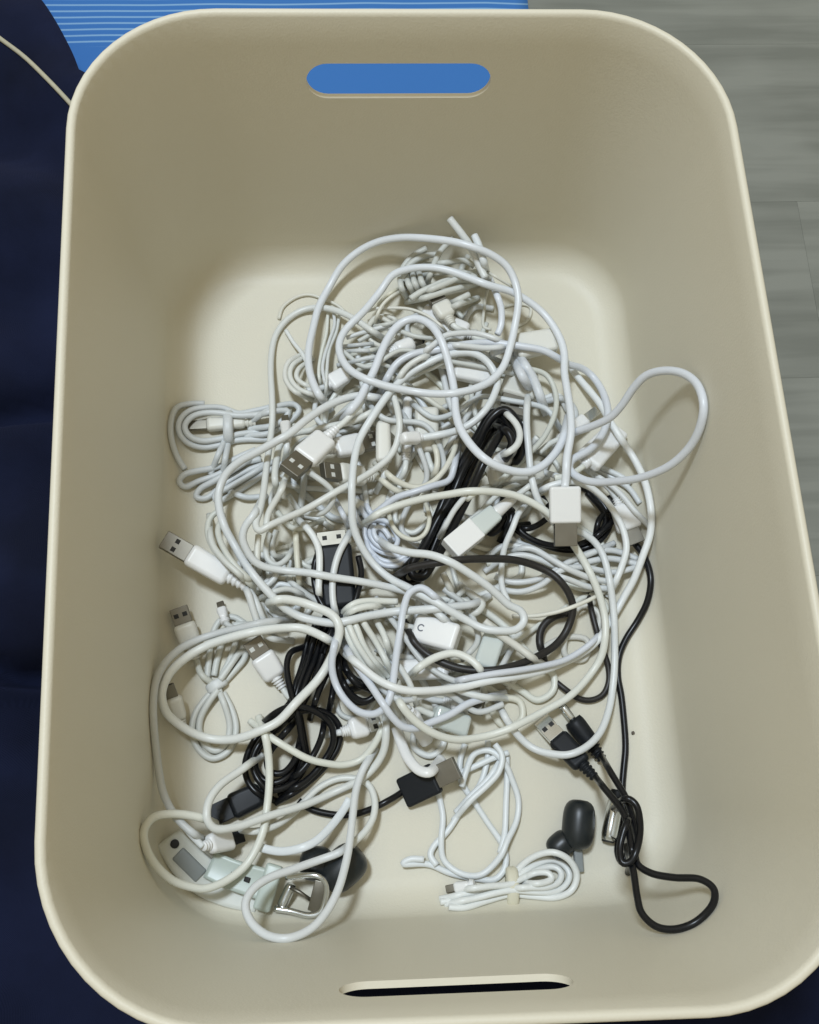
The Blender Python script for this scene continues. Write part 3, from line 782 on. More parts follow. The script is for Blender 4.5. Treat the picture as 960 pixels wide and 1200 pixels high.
# ---- bottom hank and bundle
cable('loose white cable hank lying on the floor below the pile', [
    [(545, 872), (539, 891), (540, 915), (556, 941), (572, 965), (589, 989), (594, 1004), (591, 1019), (580, 1030), (556, 1029), (527, 1023), (501, 1013), (472, 1013), (481, 1007), (497, 1007)],
    [(572, 868), (571, 891), (563, 920), (544, 944), (525, 973), (508, 992), (504, 1002), (512, 1014)],
    [(594, 886), (594, 932), (592, 975), (586, 1000)],
    [(596, 882), (575, 890), (551, 901), (527, 912), (514, 922), (516, 936), (519, 956), (517, 985), (520, 1008), (540, 1024), (563, 1026), (587, 1004), (595, 985), (606, 961), (608, 937), (600, 913), (590, 893), (574, 880), (556, 884), (546, 905), (541, 922)],
    [(585, 893), (570, 915), (555, 930), (540, 946)], [(580, 872), (588, 884), (584, 905), (570, 922), (552, 938), (537, 955)]],
    r=.0018, mat='white', name='white_cable_hank')
cable('white cable bundle with cream twist tie at the bottom of the bin', [
    [(516, 1057), (545, 1053), (570, 1046), (598, 1034), (608, 1018), (626, 1004), (648, 999), (668, 1008), (677, 1025), (671, 1042), (652, 1051), (623, 1050), (598, 1048), (570, 1056), (546, 1064), (526, 1063)],
    [(524, 1052), (560, 1045), (598, 1038), (612, 1024), (630, 1012), (648, 1007), (662, 1014), (668, 1026), (662, 1038), (648, 1045), (623, 1045), (598, 1044), (560, 1052), (530, 1058)],
    [(540, 1042), (575, 1038), (598, 1036), (614, 1028), (634, 1018), (648, 1016), (657, 1022), (656, 1033), (642, 1040), (620, 1040), (598, 1041)],
    [(612, 1030), (626, 1024), (644, 1024), (648, 1030), (636, 1035), (615, 1035)]],
    r=.00185, mat='white', plugs=[dict(tail=(556, 1036), tip=(523, 1042), w=13, style='micro')],
    tie=[(600, 1040, 3, .0098, .0055, 'tie')], name='white_cable_bundle')

# ---- black things at the bottom
cable('black earphone style cable along the right of the bin ending in a loop', [
    [(738, 630), (746, 639), (756, 653), (763, 676), (759, 702), (747, 727), (733, 750), (725, 770), (724, 792), (729, 817), (732, 846), (733, 877), (731, 900), (729, 925), (731, 950), (728, 975), (724, 998), (729, 1010), (736, 1000), (740, 975), (737, 950)],
    [(706, 888), (713, 901), (722, 916), (733, 935), (742, 960), (748, 985), (745, 1003), (748, 1013), (764, 1023), (790, 1028), (820, 1030), (836, 1042), (836, 1059), (817, 1080), (791, 1089), (770, 1086), (753, 1070), (747, 1050), (742, 1022), (736, 1000)],
    [(697, 909), (707, 922), (717, 934), (730, 952), (736, 975), (741, 1000), (738, 1014)], [(722, 945), (733, 936), (745, 943), (750, 965), (748, 990), (740, 1010), (731, 1012), (727, 995), (732, 970), (741, 950)]],
    r=.0020, mat='black', plugs=[dict(tail=(706, 890), tip=(655, 822), w=24, style='jack', body='black_plug', shell='chrome'),
                                 dict(tail=(697, 911), tip=(634, 844), w=27, style='usb', body='black_plug', shell='chrome', h=.006)], name='black_audio_cable')
o_ = at(716, 962, 0)
jr = empty('audio_jack', o_, 'silver metal jack barrel lying beside the knotted black cable', 'audio jack')
link('barrel', *cyl(at(723, 935, .0052), at(713, 985, .0045), .0042, .0042), 'chrome', jr, o_)
link('collar', *cyl(at(724, 926, .0052), at(722, 938, .0052), .0036, .0038), 'black_plug', jr, o_)
link('mouth', *cyl(at(713, 984, .0045), at(712.6, 987, .0045), .0030, .0030), 'hole', jr, o_)
cable('worn dark cable curving under the white strands beside the black cable', [[(691, 704), (697, 728), (704, 755), (712, 780), (713, 800), (706, 815), (692, 821), (678, 819), (666, 811), (655, 802)]], r=.0018, mat='soft_black')
cable('black hank of cable coiled on the lower left floor under the white ring', [
    [(374, 726), (362, 748), (356, 775), (348, 800), (342, 820), (328, 836), (308, 855), (294, 875), (287, 897), (290, 915), (300, 928), (315, 935)],
    [(380, 726), (369, 748), (361, 775), (352, 800), (345, 822), (334, 842), (318, 860), (303, 878), (299, 897), (306, 912), (320, 918), (336, 912), (347, 895), (352, 872)],
    [(386, 728), (376, 750), (367, 778), (357, 805), (351, 830), (354, 850), (358, 872), (360, 890), (350, 910), (335, 922), (315, 926), (301, 912), (296, 892), (304, 872), (322, 852), (345, 836), (368, 831), (388, 839), (398, 855), (396, 875), (385, 893), (370, 910), (350, 926), (330, 937)],
    [(392, 730), (383, 753), (374, 780), (364, 806), (352, 828), (330, 850)], [(354, 759), (341, 764), (336, 780), (338, 800), (343, 820), (349, 840), (353, 865), (356, 890), (348, 908)],
    [(308, 847), (325, 834), (345, 827), (370, 834), (387, 850), (390, 872), (376, 897), (355, 918), (335, 928)],
    [(396, 736), (390, 760), (384, 785), (374, 810), (366, 835)], [(345, 846), (326, 868), (313, 890), (317, 905), (332, 906), (346, 890), (352, 866)],
    [(392, 790), (390, 815), (386, 832)], [(380, 845), (376, 866), (366, 888), (352, 905), (338, 915)]],
    r=.0019, mat='black', plugs=[dict(tail=(322, 922), tip=(248, 957), w=31, style='usb', body='black_plug', shell='black_plug', h=.007)], name='black_cable_hank')
cable('black cable with square dock connector beside the bottom white hank', [
    [(350, 938), (362, 947), (382, 953), (410, 955), (437, 948), (460, 936), (473, 927)]],
    r=.0019, mat='black', plugs=[dict(tail=(472, 930), tip=(536, 899), w=36, style='dock', body='black_plug', shell='steel')], end_plug=0, name='black_dock_cable')
thing_plug('white micro plug with a black tip lying on the watch strap', (238, 992), (284, 977), 30, 'micro', 'white_micro_cable', 'cable', G_W,
           [(238, 992), (228, 982), (214, 966), (205, 958)], shell='black_plug')
cable('black coil of thin cable half hidden under the flat white connector', [
    [(596, 612), (604, 620), (621, 632), (642, 641), (662, 645), (687, 642), (707, 630), (716, 613), (711, 596), (698, 581), (684, 572), (664, 568)],
    [(598, 606), (612, 625), (632, 636), (655, 640), (680, 638), (700, 627), (710, 611), (706, 597), (694, 584)], [(604, 618), (621, 619), (637, 611), (646, 600), (640, 590)],
    [(698, 630), (700, 618), (704, 606), (712, 600)], [(690, 636), (706, 622), (720, 608), (722, 596), (712, 582)], [(580, 600), (590, 610), (600, 616), (612, 615)]],
    r=.0019, mat='black')
cable('black USB plug standing under white cables left of the centre', [[(397, 712), (392, 730), (384, 748), (378, 765)], [(376, 640), (369, 662), (370, 690), (380, 712), (392, 722)], [(420, 652), (424, 672), (418, 700), (408, 724)]],
      r=.0019, mat='black', plugs=[dict(tail=(402, 738), tip=(388, 624), w=44, style='usb', body='black_plug', shell='steel', h=.011, split=.86)], start_plug=0, name='black_usb_cable')
cable('black hank of cable bent under white strands below the centre left', [
    [(398, 768), (396, 785), (404, 808), (420, 824), (438, 818), (446, 806)], [(402, 772), (410, 790), (424, 800), (440, 800)], [(398, 790), (410, 812), (428, 822), (442, 812), (436, 802), (420, 806)],
    [(403, 782), (416, 800), (432, 808)]], r=.0020, mat='black')
# ---- white plugs and short cords buried in the pile
cable('white bundled cable under the right end of the pile', [
    [(572, 652), (588, 641), (610, 640), (630, 648), (650, 660), (666, 660), (690, 648), (715, 645), (747, 655)], [(575, 665), (590, 655), (612, 650), (635, 656), (655, 664), (680, 660), (710, 655), (748, 661)],
    [(580, 675), (600, 682), (625, 680), (645, 672), (665, 660), (690, 650), (712, 640)], [(585, 690), (610, 693), (635, 685), (655, 670), (680, 665), (720, 671), (745, 665)], [(645, 672), (665, 678), (690, 688), (716, 690)],
    [(600, 645), (622, 643), (645, 655), (668, 668), (695, 678), (725, 682)]],
    r=.0019, mat='white', name='white_cable_bundle')
thing_plug('white micro plug facing the right wall just above the black cable end', (722, 584), (746, 637), 32, 'micro', 'white_micro_cable', 'cable', G_W,
           [(722, 584), (716, 574), (704, 562), (690, 552)])
split_cables('white strand crossing under the large loop at the right of the pile', [[(686, 540), (704, 552), (722, 562), (738, 572), (750, 590)], [(690, 552), (712, 566), (728, 580), (744, 600), (756, 612)], [(700, 546), (724, 556), (740, 566)]], r=.0018, mat='white')
thing_plug('pale rounded plug between the ring and the large loop at right', (684, 546), (724, 504), 32, 'cap', 'white_usb_cable', 'cable', G_W, [(684, 546), (676, 552), (664, 558), (650, 560)])
thing_plug('slim micro plug with bright shell standing inside the ring at right', (655, 515), (700, 481), 17, 'micro', 'white_micro_cable', 'cable', G_W, [(655, 515), (645, 520), (632, 530)], shell='chrome')
thing_plug('ivory USB plug with its two holes visible under the right half of the pile', (617, 420), (600, 486), 42, 'usb', 'white_usb_cable', 'cable', G_W, [(617, 420), (622, 405), (634, 398)], body='ivory_plug', holes='light_hole')
thing_plug('white USB plug poking out at upper right below the long arc', (600, 408), (652, 398), 32, 'cap', 'white_usb_cable', 'cable', G_W, [(600, 408), (590, 410), (575, 415)], body='ivory_plug')
thing_plug('cool white plug lying flat under the round loop at top centre', (526, 430), (580, 442), 27, 'cap', 'white_usb_cable', 'cable', G_W, [(526, 430), (515, 428), (500, 432)])
thing_plug('pale plug body slanting below the tied bundle at the top', (553, 394), (494, 366), 25, 'cap', 'white_usb_cable', 'cable', G_W, [(553, 394), (562, 398), (575, 400)])
thing_plug('small dark shelled USB plug lying under the tied bundle at the top', (530, 380), (508, 344), 24, 'usb', 'white_usb_cable', 'cable', G_W, [(530, 380), (538, 386), (550, 388)], body='ivory_plug')
thing_plug('short white plug with round metal end near the top centre', (455, 414), (497, 398), 20, 'jack', 'white_audio_cable', 'cable', G_W, [(455, 414), (446, 420), (432, 424)], body='white_plug', shell='steel')
thing_plug('white USB plug with dull shell pointing right in the centre left', (378, 528), (444, 516), 27, 'usb', 'white_usb_cable', 'cable', G_W, [(378, 528), (366, 530), (352, 535)], holes='light_hole')
thing_plug('dull metal USB plug lying crosswise below the bright one at centre left', (440, 560), (378, 552), 26, 'usb', 'white_usb_cable', 'cable', G_W, [(440, 560), (452, 562), (466, 566)], body='ivory_plug', holes='light_hole')
thing_plug('white upright plug near the centre of the pile', (450, 548), (449, 494), 19, 'cap', 'white_usb_cable', 'cable', G_W, [(450, 548), (450, 558), (444, 570)], body='ivory_plug')
thing_plug('slim white upright plug right of the other upright plug', (476, 540), (478, 466), 12, 'cap', 'white_usb_cable', 'cable', G_W, [(476, 540), (474, 552), (468, 562)], body='white_plug')
thing_plug('large ivory connector block beneath the centre of the pile', (500, 530), (500, 478), 28, 'flat', 'white_adapter', 'adapter', None, [(500, 530), (505, 545), (512, 560)], body='ivory_plug')
thing_plug('pale flat plug block under the black hank in the middle', (634, 553), (574, 556), 24, 'flat', 'white_usb_cable', 'cable', G_W, [(634, 553), (645, 556), (660, 560)], body='ivory_plug')
thing_plug('white plug angled up beside the black hank in the middle', (612, 528), (576, 543), 20, 'cap', 'white_usb_cable', 'cable', G_W, [(612, 528), (622, 522), (630, 512)])
thing_plug('flat white adapter block with a small grey mark near the centre bottom', (486, 736), (537, 750), 34, 'flat', 'white_adapter', 'adapter', None, [(486, 736), (474, 733), (462, 728)], h=.010, mark=True)
thing_plug('clear plastic plug inside the black ring at the centre bottom', (566, 784), (580, 744), 26, 'flat', 'clear_plug', 'plug', None, [(566, 784), (560, 792), (552, 800)], body='clear', h=.009)
thing_plug('white barrel plug under the curved strand at the centre bottom', (532, 782), (466, 786), 26, 'cap', 'white_usb_cable', 'cable', G_W, [(532, 782), (542, 780), (555, 776)])
thing_plug('white block plug lying low under the lower crossing strands', (520, 822), (566, 830), 22, 'usb', 'white_usb_cable', 'cable', G_W, [(520, 822), (508, 820), (494, 815)])
thing_plug('milky clear plug tilted under the lower crossing strands', (508, 838), (548, 852), 26, 'flat', 'clear_plug', 'plug', None, [(508, 838), (498, 834), (486, 828)], body='clear', h=.008)
thing_plug('white wedge shaped plug end pointing down at the bottom of the pile', (480, 832), (500, 870), 18, 'cap', 'white_usb_cable', 'cable', G_W, [(480, 832), (474, 824), (466, 815)])
thing_plug('white plug with round metal end beside the black hank at the bottom', (400, 858), (444, 845), 27, 'usb', 'white_usb_cable', 'cable', G_W, [(400, 858), (394, 859), (389, 860)], shell='chrome')
cable('thick white hooked cord curling above the black dock connector', [[(464, 852), (470, 870), (478, 888), (492, 903), (505, 905), (513, 895)]], r=.0031, mat='white_plug', flat=.6)
thing_plug('white flat plug tucked under the strands at the upper left', (384, 452), (407, 438), 22, 'cap', 'white_usb_cable', 'cable', G_W, [(384, 452), (374, 456), (360, 458)])

split_cables('curled white cable low in the middle left of the pile', [[(330, 560), (345, 548), (372, 560), (392, 580), (380, 600), (352, 598), (338, 580)], [(325, 600), (345, 620), (372, 612)], [(345, 540), (334, 560), (326, 582)]], r=.0018, mat='grey_white')
split_cables('white strand deep under the centre of the pile', [[(480, 470), (510, 490), (540, 480), (560, 465), (600, 470), (640, 480), (655, 500)], [(470, 480), (490, 520), (500, 560), (480, 590), (470, 620), (490, 640), (520, 650)], [(600, 430), (640, 440), (652, 470), (640, 510), (610, 540), (580, 570)],
      [(430, 470), (450, 490), (500, 500), (520, 540), (510, 575)]], r=.0018, mat='grey_white')
split_cables('white strand deep under the lower middle of the pile', [[(440, 700), (470, 740), (500, 780), (540, 800), (580, 790), (600, 760)], [(520, 690), (545, 710), (560, 750), (540, 775)], [(440, 800), (470, 820), (520, 812), (560, 835), (590, 825)], [(460, 770), (480, 800), (490, 830)]], r=.0018, mat='grey_white')
split_cables('white strand deep under the top of the pile', [[(420, 400), (450, 385), (490, 395), (540, 400), (580, 420)], [(410, 440), (440, 425), (480, 440), (520, 425), (560, 400)], [(400, 410), (430, 430), (470, 410), (510, 420), (560, 430), (610, 440)], [(405, 420), (425, 412), (450, 408)], [(404, 426), (428, 420), (452, 418)]], r=.0015, mat='grey_white')

# ---- top bundle and upper left thin loops
cable('greyish white cable bundle wrapped tightly at the top of the pile', [
    [(471, 316), (476, 308), (484, 300), (500, 291)], [(472, 330), (476, 316), (486, 306), (498, 300), (512, 298)],
    [(500, 334), (505, 320), (511, 304), (518, 292), (532, 279)], [(540, 318), (544, 308), (549, 300)],
    [(505, 310), (525, 308), (545, 306), (556, 312)], [(500, 322), (520, 318), (545, 320), (560, 326)],
    [(481, 350), (492, 343), (503, 338), (527, 328), (552, 330)], [(484, 352), (500, 348), (527, 340), (553, 334)], [(492, 345), (515, 335), (540, 324), (558, 318)],
    [(469, 326), (471, 338), (475, 345)], [(477, 325), (480, 335), (485, 343)], [(484, 323), (487, 334), (492, 341)], [(492, 322), (495, 332), (500, 340)],
    [(524, 357), (535, 352), (550, 345)], [(522, 365), (536, 358), (552, 352)]],
    r=.0020, mat='grey_white', name='white_cable_bundle')
split_cables('one of two thick white cords sticking up against the back wall', [[(527, 256), (533, 264), (541, 275), (552, 291), (563, 314), (569, 326)], [(556, 276), (561, 286), (566, 302), (571, 321)]], r=.0025, mat='white')
cable('thin white cable arching at the upper left edge of the pile', [[(327, 374), (331, 360), (346, 349), (362, 346), (379, 351), (396, 358), (405, 366)]], r=.0011, mat='ivory')
split_cables('one of three thin white wires hanging down at the upper left of the pile', [[(385, 359), (383, 389), (377, 410), (373, 437), (377, 456)], [(398, 368), (394, 391), (387, 408), (383, 437), (381, 468)], [(390, 362), (392, 380), (386, 400), (378, 430), (384, 460)]], r=.0011, mat='white')
cable('white wire crossing diagonally below the arch at the upper left', [[(335, 387), (344, 401), (356, 416), (365, 437), (373, 457), (381, 472)]], r=.0014, mat='white')
cable('small pair of round white coils at the left below the arch', [[(356, 419), (343, 427), (340, 441), (348, 454), (365, 462), (378, 466)], [(360, 425), (350, 432), (347, 442), (355, 450), (372, 456)], [(352, 416), (338, 424), (334, 442), (344, 458), (360, 466)]], r=.0016, mat='ivory')
cable('thin white wire running across the top left to the centre', [[(428, 366), (440, 362), (454, 361), (475, 361), (485, 363), (500, 369), (518, 382), (526, 392)]], r=.0010, mat='ivory')
split_cables('thin white wire crossing below the top bundle', [[(406, 396), (429, 388), (450, 382), (471, 378)], [(437, 383), (455, 380), (475, 374)], [(404, 406), (430, 404), (446, 402)], [(404, 412), (428, 410), (444, 412)]], r=.0014, mat='grey_white')
split_cables('thin ivory wire bending downward near the top left of the bundle', [[(474, 340), (462, 346), (450, 356), (443, 368), (438, 382)], [(470, 336), (456, 344), (446, 354)]], r=.0012, mat='ivory')
cable('thin white wire loop right of the tied top bundle', [[(572, 338), (569, 350), (567, 364), (567, 384), (576, 386)], [(586, 361), (607, 357), (622, 360), (620, 374), (606, 383)], [(566, 316), (586, 328), (606, 340), (622, 354)]], r=.0010, mat='ivory')
cable('short thick white cord curving down right of the top bundle', [[(578, 335), (583, 346), (588, 361), (587, 382), (583, 392)]], r=.0022, mat='blue_white')
cable('white strand curling around the bright USB plug at left', [[(325, 578), (322, 560), (324, 541), (328, 523), (339, 511), (363, 504), (386, 499), (411, 494), (430, 486), (444, 477)]], mat='white')
thing_plug('bright cool white USB plug with two holes lying at the left of the pile', (394, 502), (338, 554), 33, 'usb', 'white_usb_cable', 'cable', G_W, [(394, 502), (404, 494), (416, 480), (430, 462)], holes='light_hole')
thing_plug('small dark metal plug tip at the far left end of the tied bundle', (336, 518), (334, 488), 13, 'micro', 'white_micro_cable', 'cable', G_W, [(336, 518), (336, 528), (334, 540)])

# ---- middle layer of single strands
cable('white strand dropping from the pile across the black USB plug', [[(349, 608), (364, 625), (373, 643), (375, 664), (374, 693), (376, 706)]], mat='white')
split_cables('one of two short white strands hanging left of the black USB plug', [[(347, 616), (348, 643), (349, 664), (352, 690)], [(303, 627), (302, 645), (302, 660), (304, 672)]], r=.0019, mat='ivory')
cable('white strand leaning right of the V shaped bend', [[(334, 558), (332, 570), (324, 586), (315, 602), (312, 616)]], r=.0019)
cable('small cool white cable hank tied at its top in the centre', [
    [(470, 652), (452, 648), (436, 640), (428, 628), (430, 614), (440, 608), (452, 610), (462, 622), (466, 634), (460, 643), (448, 643), (437, 634), (433, 624), (437, 616)],
    [(455, 634), (446, 636), (440, 628), (438, 620), (444, 616), (452, 622), (457, 631)], [(449, 629), (445, 623), (447, 620)],
    [(429, 630), (433, 643), (446, 655), (462, 658), (478, 650)], [(434, 648), (450, 662), (468, 662), (482, 652)], [(421, 590), (426, 602), (434, 612)], [(414, 594), (418, 606), (426, 618)], [(428, 588), (434, 600), (442, 608)], [(395, 590), (402, 604), (408, 618)]],
    r=.00165, mat='blue_white', tie=[(420, 592, -60, .0052, .005, 'ivory')], name='white_cable_hank')
cable('fan of white strands bending down below the horizontal cable', [
    [(400, 722), (405, 738), (414, 758), (426, 776), (440, 790)], [(410, 718), (417, 733), (425, 755), (436, 773), (450, 787)], [(420, 716), (428, 732), (440, 752), (452, 775), (459, 788)], [(432, 712), (440, 727), (450, 745), (457, 767)], [(405, 720), (411, 736), (418, 752), (430, 772), (444, 790)],
    [(399, 722), (406, 714), (416, 707), (435, 704), (466, 705)], [(402, 726), (412, 716), (430, 710), (452, 710)]], r=.0020, mat='white')
cable('black folded cable hank running diagonally through the centre of the pile', [
    [(592, 540), (600, 520), (594, 494), (578, 484), (562, 508), (546, 535), (530, 565), (515, 598), (503, 625), (492, 648), (476, 666), (470, 678), (478, 686), (490, 680), (502, 658), (512, 632), (525, 603), (539, 575), (553, 545), (569, 516), (584, 496)],
    [(598, 548), (609, 534), (612, 514), (606, 494), (592, 480), (576, 490), (558, 524), (541, 554), (528, 584), (512, 612), (498, 640), (484, 660), (484, 674), (496, 676), (510, 655), (522, 635), (537, 605), (552, 575), (566, 546), (580, 520), (592, 498)],
    [(580, 500), (594, 506), (600, 522), (588, 545)], [(600, 596), (590, 612), (576, 624), (566, 616)], [(590, 590), (600, 606), (590, 628)]],
    r=.0027, mat='black', name='black_cable_hank')

cable('white strand falling from the crossing down past the black ring', [[(620, 587), (608, 602), (601, 620), (592, 641), (588, 662), (588, 687), (596, 706)]], r=.0019)
cable('ring of white cable inside the centre of the pile', [[(446, 548), (456, 556), (469, 565), (490, 571), (507, 565), (521, 550), (531, 530), (535, 512)], [(440, 556), (462, 574), (480, 580)], [(505, 514), (512, 530), (512, 548), (505, 562)]], r=.0019, mat='ivory')
cable('thin white loop enclosing a gap of bare floor near the centre', [[(455, 600), (462, 618), (472, 628), (486, 632), (497, 626), (503, 608), (498, 588)]], r=.0015, mat='ivory')
split_cables('white strand beside the black hank running down from centre', [[(556, 568), (545, 582), (532, 598), (522, 615), (514, 630)], [(575, 570), (558, 577), (540, 592)], [(612, 566), (590, 575), (562, 600), (540, 618)]], r=.0017)
thing_plug('USB plug with clear cover over white body lying across the black hank', (604, 582), (527, 645), 28, 'sleeve', 'white_usb_cable', 'cable', G_W, [(602, 583), (612, 576), (622, 568), (634, 562)], body='clear', shell='white_plug')
cable('black cable forming a big open ring in the lower centre', [
    [(636, 768), (632, 752), (635, 737), (648, 724), (666, 718)],
    [(464, 676), (480, 666), (511, 659), (538, 656), (563, 655), (597, 656), (626, 663), (651, 675), (667, 695), (672, 713), (665, 737), (651, 755), (630, 769), (605, 780), (574, 786), (542, 784), (517, 775), (497, 763), (484, 750), (478, 736)]], r=.0023, mat='soft_black')
cable('thick white strand over the clear plug inside the black ring', [[(568, 728), (586, 743), (605, 756), (622, 769), (634, 777)]], r=.0023, mat='ivory')
split_cables('short ivory strand in the middle of the black ring', [[(519, 672), (527, 688), (530, 700)], [(545, 690), (556, 698), (566, 706), (561, 716), (545, 722)]], r=.0021, mat='ivory')
cable('white strand arching over the lower part of the black ring', [[(480, 792), (497, 778), (513, 769), (532, 765), (549, 772), (561, 783), (568, 796)]], r=.0023, mat='white')
cable('white cable arcing under the flat connector on the right side', [[(628, 580), (640, 571), (655, 566), (673, 565), (692, 572), (708, 585), (721, 602), (731, 622), (735, 643), (729, 664), (721, 682), (716, 692)]], r=.0021, mat='white')
cable('thin white line of cable lying on the bare floor inside the black ring', [[(600, 722), (630, 721), (664, 714), (690, 704), (708, 694)]], r=.0013, mat='ivory')

# ---- lower left strands
cable('white ribbon like cable lying flat left of the dark earbud', [[(300, 992), (327, 998), (350, 995), (371, 986), (389, 968), (402, 950), (410, 936)]], r=.0024, mat='white', flat=.5)
cable('white cable arching behind the black connector at the bottom left', [[(283, 973), (298, 975), (322, 968), (343, 954), (359, 938), (375, 922), (396, 912), (419, 913), (432, 920), (439, 938), (437, 958), (427, 976), (415, 988), (408, 1000)]], r=.0020, mat='white')
cable('long white cable running down the left wall from the ring to the strap', [[(336, 727), (312, 729), (289, 734), (260, 740), (235, 748), (210, 761), (191, 780), (182, 801), (180, 826), (181, 850), (183, 875), (186, 900), (192, 931), (206, 958), (226, 977), (240, 985)]], r=.0022, mat='grey_white')
cable('white cable sagging over the black hank below the big ring', [[(300, 850), (318, 864), (337, 876), (360, 889), (381, 895), (402, 897), (422, 891), (435, 878), (446, 860), (452, 843)]], r=.0021, mat='white')
cable('white cable hanging down and circling at the bottom left wall', [[(306, 848), (311, 864), (315, 892), (315, 920), (313, 947), (310, 971), (301, 994), (286, 1016), (263, 1033), (240, 1041), (226, 1040), (203, 1033), (184, 1016), (172, 995), (169, 974), (180, 958), (203, 953), (232, 957), (250, 964)]], r=.0023, mat='white')
cable('white cable sweeping from the pile to a bend above the watch strap', [[(452, 838), (453, 860), (450, 880), (438, 899), (419, 915), (387, 931), (350, 946), (310, 958), (275, 969), (252, 971), (243, 961), (244, 940), (256, 922), (283, 903), (300, 890)]], r=.0023, mat='white')
cable('white cable hanging in a teardrop loop around the metal buckle', [[(436, 884), (424, 905), (417, 928), (414, 958), (410, 988), (404, 1016), (396, 1043), (382, 1069), (363, 1090), (338, 1100), (312, 1095), (294, 1079), (288, 1059), (297, 1041), (316, 1028), (344, 1019), (375, 1008), (400, 998), (410, 990)]], r=.0023, mat='white')

# ---- upper layer of long strands
cable('long white cable with a V shaped bend at left and an arch at upper left', [[(461, 462), (466, 480), (468, 500), (464, 522), (456, 536), (442, 548), (423, 561), (392, 578), (361, 595), (337, 606), (315, 616), (303, 622), (299, 615), (304, 598), (309, 575), (313, 544), (316, 523), (320, 492), (319, 462), (317, 437), (318, 414), (323, 393), (335, 376), (352, 365), (371, 361), (392, 363), (412, 371), (433, 385), (449, 396)]], r=.0021, mat='white')
cable('white cable curving down left of the black USB plug past its side', [[(412, 620), (406, 632), (399, 645), (393, 664), (390, 686), (391, 710), (396, 726)]], r=.0021, mat='white')
cable('white cable starting at left bend and running right across the black plug', [[(306, 588), (297, 603), (287, 617), (284, 631), (289, 645), (297, 657), (308, 664), (332, 669), (366, 672), (397, 677), (422, 681), (452, 687), (478, 694), (497, 704), (516, 722), (530, 733)]], r=.0023, mat='white')
cable('long white cable bowing out on the left side and crossing the lower centre', [[(452, 466), (440, 466), (423, 464), (407, 467), (382, 477), (359, 492), (340, 508), (322, 518), (303, 528), (280, 541), (264, 557), (256, 578), (257, 598), (264, 619), (276, 640), (288, 660), (302, 679), (316, 695), (332, 711), (350, 722), (370, 728), (391, 731), (408, 728), (430, 722), (460, 717), (493, 714), (527, 711), (555, 708), (566, 702)]], r=.0025, mat='white')
cable('white cable with a small plug making a tall S down the centre', [[(494, 513), (515, 510), (535, 505), (556, 494), (572, 478), (581, 460), (584, 448), (579, 434), (570, 422), (556, 414), (539, 413), (517, 418), (498, 427), (482, 437), (469, 448), (459, 458), (448, 472), (434, 493), (421, 517), (415, 540), (412, 565), (412, 590), (414, 617), (423, 640), (438, 661), (457, 677), (477, 687), (497, 698), (512, 706), (528, 716), (545, 726), (566, 737), (588, 740), (606, 738), (615, 727), (611, 716), (597, 709), (584, 697), (569, 684), (551, 672), (530, 660), (505, 651), (480, 648), (458, 642), (446, 634)]],
      r=.0024, mat='white', plugs=[dict(tail=(494, 513), tip=(470, 514), w=15, style='cap')], start_plug=0, name='white_usb_cable')
cable('pair of white strands arching side by side over the centre', [[(433, 606), (448, 595), (464, 584), (485, 577), (506, 570), (527, 563), (533, 548), (536, 530)]], r=.0021, mat='blue_white')
cable('short white loop crossing over the black hank at centre right', [[(586, 479), (597, 487), (606, 498), (609, 511), (605, 522), (594, 531), (582, 537)]], r=.0021, mat='white')
cable('round white ring of cable reaching the left wall', [[(318, 710), (314, 707), (328, 703), (349, 705), (370, 711), (391, 721), (398, 735), (395, 754), (385, 776), (370, 799), (349, 822), (327, 845), (306, 856), (281, 865), (254, 866), (229, 860), (208, 848), (194, 834), (189, 813), (197, 792), (216, 773), (243, 756), (277, 745), (310, 738), (335, 736), (354, 737), (375, 745), (394, 755)]], r=.0026, mat='white')
cable('white cable with a hairpin dip crossing the lower centre', [[(396, 742), (391, 761), (389, 782), (394, 802), (406, 821), (422, 834), (439, 836), (452, 827), (459, 807), (462, 786), (465, 761), (469, 738), (474, 712), (481, 694), (494, 688), (508, 697), (520, 708)]], r=.0022, mat='blue_white')
cable('white strand with a sharp dip at the bottom of the pile', [[(404, 756), (416, 776), (427, 792), (437, 806), (448, 823), (460, 841), (472, 852), (487, 854), (506, 847), (527, 838), (548, 825), (566, 819), (584, 814)]], r=.0022, mat='blue_white')
cable('short white strand with cord end at the lower centre', [[(522, 799), (535, 807), (552, 813), (570, 817), (588, 818)]], r=.0020, mat='blue_white')
cable('long white cable bounding the right side and sweeping back along the bottom', [[(664, 424), (674, 438), (688, 454), (703, 472), (714, 491), (729, 515), (744, 540), (757, 570), (763, 600), (762, 627), (754, 652), (744, 677), (733, 696), (722, 716), (711, 734), (702, 748), (689, 761), (668, 774), (636, 786), (601, 793), (566, 799), (540, 805), (506, 810), (481, 810), (460, 805), (441, 795), (422, 779), (404, 765)]], r=.0023, mat='white')
cable('long pale strand doubling the bottom sweep beside it', [[(704, 742), (690, 757), (665, 772), (640, 779), (610, 785), (575, 790), (545, 796), (528, 800)]], r=.0019, mat='blue_white')
cable('white cable curving out over the bottom with its end near the black plugs', [[(619, 463), (618, 482), (618, 504), (620, 530), (623, 557), (628, 580), (637, 599), (652, 615), (668, 620), (683, 625), (696, 634), (706, 648), (713, 669), (717, 694), (719, 719), (720, 747), (720, 774), (718, 804), (714, 833), (704, 858), (687, 875), (667, 884), (646, 883), (625, 877), (608, 864), (593, 843), (586, 828)]], r=.0022, mat='white')
